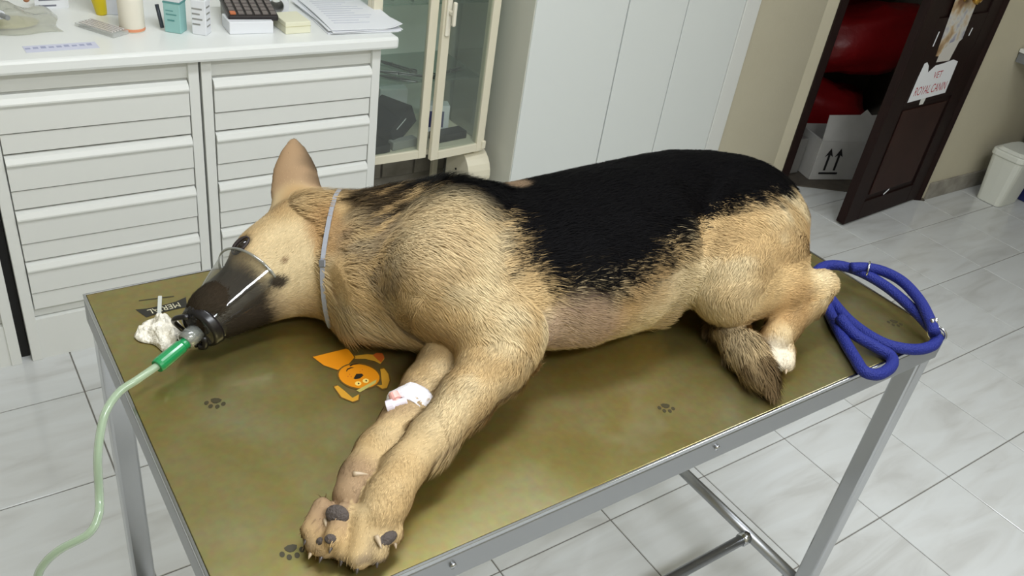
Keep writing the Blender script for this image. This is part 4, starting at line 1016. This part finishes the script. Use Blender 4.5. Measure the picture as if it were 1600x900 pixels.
def fur_mat(name, rough):
    m = bpy.data.materials.new(name); m.use_nodes = True
    nt = m.node_tree; b = nt.nodes['Principled BSDF']
    a = nt.nodes.new('ShaderNodeVertexColor'); a.layer_name = 'coat'
    nt.links.new(a.outputs['Color'], b.inputs['Base Color'])
    b.inputs['Roughness'].default_value = rough; b.inputs['Specular IOR Level'].default_value = 0.05
    return m
dog = thing('dog', 'sleeping tan German shepherd dog with a black saddle lying on its side', 'dog', (0.72, 0.80, TZ))
DV, DF = build_dog_surface()
OFF = np.array([0, 0, TZ + 0.0003])
fn = np.cross(DV[DF[:, 2]] - DV[DF[:, 0]], DV[DF[:, 3]] - DV[DF[:, 1]]); fa = np.linalg.norm(fn, axis=1) * 0.5; fn /= (2 * fa[:, None] + 1e-12)
vn = np.zeros_like(DV)
for c in range(4):
    for d in range(3): vn[:, d] += np.bincount(DF[:, c], fn[:, d] * fa, len(DV))
vn /= np.linalg.norm(vn, axis=1)[:, None] + 1e-12
vreg = dog_field(DV)[1]
me = bpy.data.meshes.new('body')
me.from_pydata((DV + OFF).tolist(), [], DF.tolist()); me.update()
me.polygons.foreach_set('use_smooth', np.ones(len(DF), bool))
ca = me.color_attributes.new('coat', 'FLOAT_COLOR', 'POINT')
vc = np.ones((len(DV), 4)); vc[:, :3] = coat(DV, vreg, np.zeros(len(DV))) * 0.92
ca.data.foreach_set('color', vc.ravel())
me.materials.append(fur_mat('coat_skin', 0.8))
body = bpy.data.objects.new('body', me); COL.objects.link(body); attach(body, dog)

# ---- fur strands, laid along the lie of the coat
def lie(P, reg):
    """direction the hair points, head to tail and down the limbs"""
    D = np.tile(np.array([1.0, -.18, -.10]), (len(P), 1))
    D[reg == 1] = HU * 1.0
    D[reg == 2] = EL
    nk = (reg == 0) & (P[:, 0] < .56); D[nk] = np.array([.72, -.55, -.1])
    def along(mask, pts):
        if not mask.any(): return
        Q = P[mask]; best = np.full(len(Q), 9.0); out = np.zeros((len(Q), 3))
        for (a, ra), (b, rb) in zip(pts[:-1], pts[1:]):
            a = np.array(a); b = np.array(b); d = b - a; t = np.clip(((Q - a) @ d) / (d @ d), 0, 1)
            e = np.linalg.norm(Q - a - t[:, None] * d, axis=1) - (ra + (rb - ra) * t); k = e < best
            best[k] = e[k]; out[k] = d / np.linalg.norm(d)
        D[mask] = out
    along(reg == 3, FORE_UP); along(reg == 4, FORE_LO); along(reg == 5, HIND_UP); along(reg == 6, HIND_LO); along(reg == 7, TAIL)
    top = (reg == 3) & (P[:, 2] > .15); D[top] = np.array([.55, -.80, -.2])
    th = (reg == 5) & (P[:, 2] > .10) & (P[:, 1] > .66); D[th] = np.array([.45, -.85, -.25])
    return D
def fur_length(P, reg):
    L = np.choose(reg, [.019, .0085, .0045, .012, .0085, .012, .010, .024]).astype(float)
    L = np.where((reg == 0) & (P[:, 0] < .58), .026, L)
    L = np.where((reg == 0) & (P[:, 0] > .66), .015, L)
    L = np.where(np.isin(reg, (3, 4)) & (P[:, 0] < .42), .0065, L)
    L = np.where(np.isin(reg, (3, 4)) & (P[:, 0] < .30), .0045, L)
    L = np.where((reg == 3) & (P[:, 2] > .13), .017, L)
    under = np.isin(reg, (3,)) & (P[:, 0] > .40) & (P[:, 2] < .06); L = np.where(under, .020, L)
    L = np.where((reg == 5) & (P[:, 0] < 1.01) & (P[:, 1] < .60), .006, L)
    L = np.where((reg == 0) & (P[:, 2] < .10) & (P[:, 0] > .60), .013, L)
    L = np.where((reg == 7) & (P[:, 1] < .58), .032, L)
    L = np.where((reg == 0) & (P[:, 0] > .84) & (P[:, 0] < .97) & (P[:, 1] < .72), .024, L)
    L = np.where((reg == 0) & (P[:, 0] > .50) & (P[:, 0] < .66) & (P[:, 1] > .86), .030, L)
    return L
NS = 300000
dens = np.choose(dog_field(DV[DF].mean(1))[1], [1.0, 1.5, 1.3, 1.25, 1.3, 1.15, .4, 1.5])
prob = fa * dens * np.where((fn[:, 2] < -0.6), 0.15, 1.0); prob /= prob.sum()
pick = RNG.choice(len(DF), NS, p=prob)
u_, v_ = RNG.random(NS), RNG.random(NS)
q = DV[DF[pick]]; qn = vn[DF[pick]]
w4 = np.stack([(1 - u_) * (1 - v_), u_ * (1 - v_), u_ * v_, (1 - u_) * v_], 1)[:, :, None]
SP = (q * w4).sum(1); SN = (qn * w4).sum(1); SN /= np.linalg.norm(SN, axis=1)[:, None]
sreg = dog_field(SP)[1]
# bare spots: eye, mouth line and under the collar stay short
COLLAR_PTS = np.array([(.455, .965, .156), (.437, .945, .145), (.422, .922, .131), (.410, .893, .120), (.404, .870, .104), (.404, .856, .095)])
dcol = np.min(np.linalg.norm(SP[:, None] - COLLAR_PTS[None], axis=2), axis=1)
D = lie(SP, sreg)
wob = np.stack([vnoise(SP, 38, k) for k in (21, 22, 23)], 1) - .5
wob2 = np.stack([vnoise(SP, 110, k) for k in (31, 32, 33)], 1) - .5
D = D / np.linalg.norm(D, axis=1)[:, None] + wob * 0.55 + wob2 * 0.35 + RNG.normal(0, .13, (NS, 3))
D -= SN * (D * SN).sum(1)[:, None]; D /= np.linalg.norm(D, axis=1)[:, None] + 1e-9
Ls = fur_length(SP, sreg) * RNG.uniform(.6, 1.2, NS) * (0.75 + 0.5 * vnoise(SP, 30, 9))
toe = np.isin(sreg, (3, 4)) & (SP[:, 0] < .275) & (RNG.random(NS) < .02); Ls = np.where(toe, RNG.uniform(.006, .014, NS), Ls)
Ls = np.where(dcol < .022, np.minimum(Ls, .006), Ls)
Ls = np.where(near(SP, EYE, .013) > .3, .002, Ls)
lift = (np.choose(sreg, [.26, .16, .12, .26, .22, .22, .2, .42]) + RNG.normal(0, .06, NS))[:, None]
lift = np.where((Ls > .02)[:, None], lift + .08, lift)
t1 = D * (1 - .3 * lift) + SN * (lift + .12); t1 /= np.linalg.norm(t1, axis=1)[:, None]
t2 = D + SN * (lift * .45); t2 /= np.linalg.norm(t2, axis=1)[:, None]
t2[:, 2] -= .12
A0 = SP - SN * 0.0008; A1 = A0 + t1 * (Ls * .5)[:, None]; A2 = A1 + t2 * (Ls * .5)[:, None]
for A in (A0, A1, A2): A[:, 2] = np.maximum(A[:, 2], .0012)
side = np.cross(D, SN); side /= np.linalg.norm(side, axis=1)[:, None] + 1e-9
wd = (RNG.uniform(.00042, .00078, NS) * np.where(np.isin(sreg, (1, 2)), .75, 1.0))[:, None]
FV = np.stack([A0 - side * wd, A0 + side * wd, A1 - side * wd * .8, A1 + side * wd * .8, A2], 1).reshape(-1, 3) + OFF
k = (np.arange(NS) * 5)[:, None]
tri = np.concatenate([k + [0, 1, 3], k + [0, 3, 2], k + [2, 3, 4]], 1).reshape(-1, 3)
fm = bpy.data.meshes.new('fur')
fm.vertices.add(len(FV)); fm.vertices.foreach_set('co', FV.ravel())
fm.loops.add(tri.size); fm.loops.foreach_set('vertex_index', tri.ravel().astype(np.int32))
fm.polygons.add(len(tri)); fm.polygons.foreach_set('loop_start', (np.arange(len(tri)) * 3).astype(np.int32))
fm.update(calc_edges=True)
fm.polygons.foreach_set('use_smooth', np.ones(len(tri), bool))
jit = RNG.normal(0, .11, NS) + (vnoise(SP, 60, 12) - .5) * .22
sc_ = coat(SP, sreg, jit)
fcol = np.ones((NS, 5, 4)); fcol[:, :, :3] = sc_[:, None, :]
ca = fm.color_attributes.new('coat', 'FLOAT_COLOR', 'POINT'); ca.data.foreach_set('color', fcol.ravel())
nn = SN[:, None, :] * np.ones((1, 5, 1)) + side[:, None, :] * np.array([-.45, .45, -.45, .45, 0])[None, :, None]
nn += (RNG.normal(0, .10, (NS, 3)))[:, None, :]
nn /= np.linalg.norm(nn, axis=2)[:, :, None]
fm.normals_split_custom_set_from_vertices(nn.reshape(-1, 3).tolist())
fm.materials.append(fur_mat('coat_hair', 0.62))
fur = bpy.data.objects.new('fur', fm); COL.objects.link(fur); attach(fur, dog); fur['kind'] = 'stuff'

# ---- face, claws and pads
H = lambda p: Vector((p[0], p[1], p[2] + TZ))
M_eye = mat('dark_eye', (24, 14, 10), 0.08, coat=1.0); M_claw = mat('claw_horn', (176, 156, 128), 0.35); M_claw_d = mat('dark_claw', (70, 62, 58), 0.35); M_pad = mat('paw_pad', (80, 71, 66), 0.75, bump=(300, 0.5)); M_nose = mat('nose_leather', (12, 10, 12), 0.4, bump=(400, 0.4))
hm = Matrix(((HU[0], HV[0], HW[0], 0), (HU[1], HV[1], HW[1], 0), (HU[2], HV[2], HW[2], 0), (0, 0, 0, 1)))
def surf_n(p, e=.003):
    g = np.array([dog_field((p + np.eye(3)[k_] * e)[None])[0][0] - dog_field((p - np.eye(3)[k_] * e)[None])[0][0] for k_ in range(3)]); return g / np.linalg.norm(g)
en_ = unit(surf_n(EYE) + VDIR * .5); ex_ = unit(EYE_B - EYE_A)
em = frame(H(EYE), ex_, z=en_)
MB(em).ball((0, 0, -0.004), (.0125, .0075, .0080), 20, 12).build('eye', M_eye, dog, smooth=True)
M_lid = mat('dark_eyelid', (40, 30, 27), 0.6)
for s_ in (1, -1):
    pts = [Vector((.0150 * math.cos(t), s_ * .0076 * math.sin(t), .0000 + .002 * math.sin(t))) for t in [math.pi * k_ / 12 for k_ in range(13)]]
    MB(em).tube(pts, [.0010 + .0016 * math.sin(math.pi * k_ / 12) for k_ in range(13)], 8).build('eyelid', M_lid, dog, smooth=True)
MB(Matrix.Translation(H(NOSE + np.array([.004, .004, .004]))) @ hm).ball((0, 0, 0), (.016, .0165, .0185), 20, 14).build('nose', M_nose, dog, smooth=True)
def claw(p, u, L_, r, material, name='claw', curl=0.35, down=(0, 0, -1)):
    u = Vector(u).normalized(); dn = Vector(down); p = H(p)
    pts = [p + u * (L_ * t) + dn * (L_ * curl * t * t) for t in [k_ / 6 for k_ in range(7)]]
    MB().tube(pts, [r, r, r * .9, r * .75, r * .58, r * .38, r * .12], 10).build(name, material, dog, smooth=True)
for T_, L_c, r_c, dk_ in ((TOES_UP, .0075, .0026, (0, 1, 2)), (TOES_LO, .0075, .0024, (0, 1, 3)), (TOES_HI, .010, .0026, ())):
    for i, (a, b, r) in enumerate(T_):
        u = unit(b - a); u[2] *= .3; p = b + u * r * .8; p[2] = max(p[2] - .001, .007)
        claw(p, u, L_c, r_c, M_claw_d if i in dk_ else M_claw, curl=.22)
def pad(p, n, r, name='pad'):
    z = Vector(n).normalized(); m_ = z.to_track_quat('Z', 'Y').to_matrix().to_4x4()
    MB(Matrix.Translation(H(p)) @ m_).ball((0, 0, 0), r, 18, 10).build(name, M_pad, dog, smooth=True)
pl = on_surf(527, 804); pad(pl - VDIR * .0035, VDIR + np.array([-.3, .1, 0]), (.013, .010, .0065), 'main_pad')
for (px, py, r) in ((503, 846, .006), (517, 842, .0065)):
    pp = on_surf(px, py); pad(pp - VDIR * .0035, VDIR, (r, r * .8, .005), 'toe_pad')
claw(on_surf(508, 812) + VDIR * .0005, np.array([-.2, -.7, .1]), .012, .0026, M_claw, 'claw', .2)
claw(on_surf(552, 741) + VDIR * .0005, np.array([.75, -.35, .1]), .017, .0030, M_claw, 'dewclaw', .2)
pu = on_surf(604, 842); pad(pu - VDIR * .003, VDIR + np.array([.4, -.3, -.2]), (.013, .007, .006), 'side_pad')
claw(on_surf(588, 838) + VDIR * .0005, np.array([-.05, -.9, -.1]), .014, .0030, M_claw, 'claw', .2)

# ================================================================== collar, catheter, mask, hose, gauze, leash
cc = np.array([.445, .945, .075])
_n = unit((.80, -.585, .13))
e1 = unit(np.cross(_n, (0, 0, 1))); e2 = np.cross(_n, e1)
ring_in = []
for w in np.linspace(0, 2 * np.pi, 64, endpoint=False):
    d = math.cos(w) * e1 + math.sin(w) * e2
    ts = np.linspace(.02, .25, 240); fv = dog_field(cc + ts[:, None] * d)[0]
    kk = np.argmax(fv > 0); t = ts[kk]
    p = cc + d * (t + .0045)
    ring_in.append((Vector((p[0], p[1], max(p[2], .002) + TZ)), Vector(d)))
cl_ = MB(); vs = []; N = len(ring_in); nv = Vector(_n)
for (p, d) in ring_in:
    for (a, b) in ((-.003, 0), (.003, 0), (.003, .0022), (-.003, .0022)): vs.append(p + nv * a + d * b)
fs = []
for i in range(N):
    j = (i + 1) % N
    for k_ in range(4): fs.append((i * 4 + k_, i * 4 + (k_ + 1) % 4, j * 4 + (k_ + 1) % 4, j * 4 + k_))
co = thing('collar', 'thin grey collar strap around the dog neck', 'collar', (cc[0], cc[1], TZ))
cl_.add(vs, fs).build('strap', mat('grey_strap', (140, 143, 150), 0.4), co, smooth=False)
p_, d_ = min(ring_in, key=lambda r_: (r_[0] - H((.411, .893, .121))).length)
MB(frame(p_ + d_ * .003, nv, z=d_)).box(-.0045, .0045, -.005, .005, 0, .002).build('slider', mat('grey_buckle', (130, 132, 138), 0.3, 0.6), co, bevel=0.001)

# catheter taped to the lower foreleg
ct = thing('catheter', 'white taped intravenous catheter with a pink cap on the lower foreleg', 'catheter', H((.405, .67, .06)))
M_tape = mat('white_tape', (232, 228, 230), 0.7, bump=(160, 0.4)); M_port = mat('white_plastic_port', (222, 214, 224), 0.35); M_pink = mat('pink_cap_plastic', (224, 168, 158), 0.4)
la, lb_ = np.array([.434, .678, .031]), np.array([.411, .660, .030]); lax = unit(lb_ - la)
f1 = unit(np.cross(lax, (0, 0, 1))); f2 = np.cross(lax, f1)
vs = []; fs = []; SEG = 36; ROW = 7
for i in range(ROW):
    c0 = la + (lb_ - la) * i / (ROW - 1)
    for k_ in range(SEG):
        w = 2 * math.pi * k_ / SEG; d = math.cos(w) * f1 + math.sin(w) * f2
        r_ = .0345 + .002 * math.sin(3 * w + i) - .0025 * (abs(i - 3) / 3) ** 2 + .001 * math.sin(9 * w + 2 * i)
        p = c0 + d * r_ + lax * .003 * math.sin(2 * w); vs.append((p[0], p[1], max(p[2], .0006) + TZ))
for i in range(ROW - 1):
    for k_ in range(SEG):
        k2 = (k_ + 1) % SEG; fs.append((i * SEG + k_, i * SEG + k2, (i + 1) * SEG + k2, (i + 1) * SEG + k_))
o = MB().add(vs, fs).build('tape_wrap', M_tape, ct, smooth=True)
sm = o.modifiers.new('thick', 'SOLIDIFY'); sm.thickness = 0.0015; sm.offset = 1
a_, b_ = U(636, 626, TZ + .064), U(604, 636, TZ + .056)
MB().tube([a_, a_.lerp(b_, .62), a_.lerp(b_, .64), b_], [.0046, .0054, .0078, .0074], 16).build('port', M_port, ct, smooth=False, bevel=0.0006)
a2, b2 = U(622, 632, TZ + .060), U(614, 614, TZ + .066)
MB().tube([a2, a2.lerp(b2, .4), a2.lerp(b2, .42), b2], [.0044, .0044, .0070, .0062], 16).build('pink_cap', M_pink, ct, smooth=False, bevel=0.0006)

# clear cone mask over the muzzle
MW, MN = np.array([.3346, .9755, .0575]), np.array([.2483, .9271, .0365]); MA = unit(MW - MN); ML = np.linalg.norm(MW - MN)
mk_ = thing('anesthesia_mask', 'clear plastic cone mask with a black rubber neck over the muzzle', 'mask', H((.29, .95, 0)))
zq = Vector(MA).to_track_quat('Z', 'Y').to_matrix().to_4x4(); MM = Matrix.Translation(H(MN)) @ zq
M_mask = clear_mat('clear_mask_plastic', (230, 230, 226), 0.1, 0.06, 0.02, (200, 200, 195))
MB(MM).lathe([(.0285, -.002), (.031, .010), (.0365, .030), (.0455, .062), (.054, .094), (.0558, ML)], 48, cap=False).build('cone', M_mask, mk_, smooth=True)
MB(MM).lathe([(.0545, ML - .002), (.0565, ML - .003), (.0578, ML), (.0565, ML + .0015), (.0545, ML - .002)], 48, cap=False).build('rim', clear_mat('clear_rim', (196, 196, 190), 0.6, 0.08, 0.18), mk_, smooth=True)
M_rub = mat('black_rubber', (24, 22, 24), 0.3)
MB(MM).lathe([(.0255, -.005), (.0285, -.0045), (.0300, -.001), (.0316, .005), (.0322, .008), (.0305, .007), (.0255, -.005)], 40, cap=False).build('rubber_ring', M_rub, mk_, smooth=True)
MB(MM).lathe([(.0, -.004), (.0265, -.004), (.0265, -.002), (0, -.002)], 40).build('end_wall', clear_mat('clear_wall', (190, 190, 186), 0.5, 0.1, 0.25, (120, 118, 116)), mk_, smooth=False)
MB(MM).lathe([(.0085, -.030), (.0110, -.030), (.0125, -.022), (.0125, -.008), (.0100, -.008), (.0085, -.030)], 28, cap=False).build('adapter', clear_mat('clear_adapter', (220, 220, 215), 0.6, 0.05, 0.2), mk_, smooth=True)
# black rubber strap dangling from the ring
dn = [MM @ Vector((.030 * math.cos(t), .030 * math.sin(t), -.012 - .006 * math.sin(t * 2))) for t in [math.radians(a) for a in range(-80, 100, 12)]]
MB().tube(dn, [.0035] * len(dn), 8).build('rubber_lip', M_rub, mk_, smooth=True)
lw = U(312, 541, TZ + .007)
tl_ = smooth_path([MM @ Vector((.016, -.026, -.012)), U(318, 528, TZ + .022), U(320, 540, TZ + .010), lw], 5)
MB().tube(tl_, [.005] * len(tl_), 8).build('rubber_tab', M_rub, mk_, smooth=True)

# oxygen hose with its green connector
hs = thing('oxygen_hose', 'pale green clear hose with a green connector hanging off the table', 'hose', U(190, 610, TZ + .02))
g0, g1 = U(291, 535, TZ + .030), U(245, 573, TZ + .024)
MB().tube([g0, g0.lerp(g1, .15), g0.lerp(g1, .18), g0.lerp(g1, .9), g1], [.0078, .0078, .0092, .0098, .0086], 20).build('green_connector', mat('green_plastic', (22, 132, 74), 0.25, coat=0.5), hs, smooth=False, bevel=0.0008)
MB().tube([Vector(MM @ Vector((0, 0, -.006))), g0.lerp(g1, .05)], [.0032, .0036], 12).build('nozzle', mat('white_nozzle', (228, 232, 228), 0.3), hs, smooth=True)
hp = [g0.lerp(g1, .9), U(215, 593, TZ + .024), U(185, 614, TZ + .018), U(163, 650, TZ + .004), U(153, 710, TZ - .03), U(155, 770, TZ - .075), U(154, 805, TZ - .092), U(138, 834, TZ - .105), U(95, 858, TZ - .125), U(70, 880, TZ - .145), U(58, 905, TZ - .170), U(52, 960, TZ - .23), U(60, 1060, TZ - .34)]
hp = smooth_path(hp, 10)
def hose_mat():
    m = mat('hose_plastic', (186, 206, 176), 0.15, alpha=0.5, coat=0.3); return m
MB().tube(hp, .0050, 16).build('tube', hose_mat(), hs, smooth=True)
MB().tube(hp[2:], .0030, 10).build('tube_bore', mat('hose_bore', (150, 178, 140), 0.3, alpha=0.5), hs, smooth=True)

# crumpled gauze and the plastic stick beside the mask
gz = MB(); q0 = U(252, 524, TZ)
gx, gy = 22, 16; vs = []; fs = []
axx = (U(288, 535, TZ) - U(217, 523, TZ)); axx.z = 0; L_ = axx.length; axx.normalize(); ayy = Vector((-axx.y, axx.x, 0))
for j in range(gy + 1):
    for i in range(gx + 1):
        a, b = i / gx, j / gy
        wdt = .012 + .020 * math.sin(math.pi * min(1, a * .75 + .12)) + .003 * math.sin(9 * a)
        env = (math.sin(math.pi * b) ** .7) * (0.25 + 0.75 * sstep(0, .4, np.array([a]))[0]) * (1 - .5 * sstep(.85, 1, np.array([a]))[0])
        cr = .010 + .0035 * math.sin(13 * a + 4 * b) + .003 * math.sin(19 * b + 7 * a) + .002 * math.sin(31 * a - 12 * b)
        off = -.004 * math.sin(4 * a) + .006 * (a - .4)
        p = q0 + axx * (L_ * (a - .5)) + ayy * ((b - .5) * 2 * wdt - off * 2)
        vs.append((p.x, p.y, TZ + .0015 + max(0, cr * env * 1.6)))
for j in range(gy):
    for i in range(gx): fs.append((j * (gx + 1) + i, j * (gx + 1) + i + 1, (j + 1) * (gx + 1) + i + 1, (j + 1) * (gx + 1) + i))
gzo = thing('gauze', 'crumpled white gauze swab beside the mask on the table corner', 'gauze', (q0.x, q0.y, TZ))
o = gz.add(vs, fs).build('swab', mat('cotton_gauze', (236, 230, 214), 0.9, bump=(220, 0.6)), gzo, smooth=True)
sm = o.modifiers.new('thick', 'SOLIDIFY'); sm.thickness = 0.0012
sp = U(240, 517, TZ + .011)
MB().ball(sp + Vector((0, 0, .001)), (.0022, .0018, .0012), 10, 6).build('brown_spot', mat('dried_blood', (90, 54, 40), 0.7), gzo, smooth=True)
s0, s1 = U(248, 508, TZ + .006), U(250, 463, TZ + .004)
stx = MB(frame(s0, s1 - s0)).box(0, (s1 - s0).length, -.0028, .0028, -.0016, .0016).build('plastic_stick', mat('milky_plastic', (206, 208, 200), 0.25, alpha=0.75), bevel=0.001)
tag(origin_at(stx, (s0.x, s0.y, TZ)), 'milky plastic stick lying between the gauze and the banner print', 'stick')

# blue rope leash
lh = thing('leash', 'blue rope leash with steel rings coiled at the right table corner', 'leash', H((1.24, .56, 0)))
def rope_mat():
    m = mat('blue_rope', (6, 25, 112), 0.7)
    nt = m.node_tree; b = nt.nodes['Principled BSDF']
    g = nt.nodes.new('ShaderNodeNewGeometry'); n = nt.nodes.new('ShaderNodeTexVoronoi'); n.inputs['Scale'].default_value = 420
    nt.links.new(g.outputs['Position'], n.inputs['Vector'])
    p = nt.nodes.new('ShaderNodeBump'); p.inputs['Strength'].default_value = 0.6; p.inputs['Distance'].default_value = 0.002
    nt.links.new(n.outputs['Distance'], p.inputs['Height']); nt.links.new(p.outputs['Normal'], b.inputs['Normal'])
    b.inputs['Sheen Weight'].default_value = 0.0
    return m
M_rope = rope_mat(); RR = .0092
def rope(pts, name='rope'):
    P_ = smooth_path([U(x, y, TZ + h) for x, y, h in pts], 9)
    P_ = [Vector((p.x, p.y, max(p.z, TZ + RR))) if (TX0 < p.x < TX1 and TY0 < p.y < TY1) else p for p in P_]
    MB().tube(P_, RR, 14).build(name, M_rope, lh, smooth=True)
rope([(1466, 527, .014), (1455, 541, .0105), (1425, 546, .0105), (1380, 536, .0105), (1335, 508, .0105), (1305, 477, .0105), (1285, 448, .012), (1276, 425, .018), (1300, 414, .024), (1340, 423, .026), (1385, 448, .024), (1425, 482, .020), (1450, 508, .018), (1462, 522, .018)])
rope([(1460, 520, .028), (1452, 498, .034), (1436, 468, .038), (1410, 440, .040), (1380, 424, .038), (1352, 418, .036), (1330, 418, .034)], 'rope_handle')
rope([(1282, 452, .0105), (1297, 490, .0105), (1318, 530, .0105), (1336, 560, .0105), (1350, 580, .0105), (1372, 585, .0105), (1392, 573, .0105), (1392, 557, .0105), (1368, 542, .014), (1335, 522, .022), (1312, 497, .026)], 'rope_loop')
def ringt(c, n, R_, r_, name):
    m_ = Matrix.Translation(c) @ Vector(n).to_track_quat('Z', 'Y').to_matrix().to_4x4()
    pts = [m_ @ Vector((R_ * math.cos(t), R_ * math.sin(t), 0)) for t in [2 * math.pi * k_ / 28 for k_ in range(29)]]
    MB().tube(pts, r_, 10, False).build(name, M_steel, lh, smooth=True)
ringt(U(1464, 522, TZ + .018), (U(1450, 541, TZ + .011) - U(1475, 505, TZ + .02)), .0135, .0022, 'steel_ring')
ringt(U(1356, 421, TZ + .034), (U(1385, 430, TZ + .04) - U(1330, 418, TZ + .034)), .013, .0018, 'steel_ring')
MB().tube([U(1462, 508, TZ + .034), U(1463, 497, TZ + .044)], .003, 8).tube([U(1457, 508, TZ + .034), U(1457, 498, TZ + .044)], .003, 8).build('clip_tongue', M_steel, lh, smooth=True)
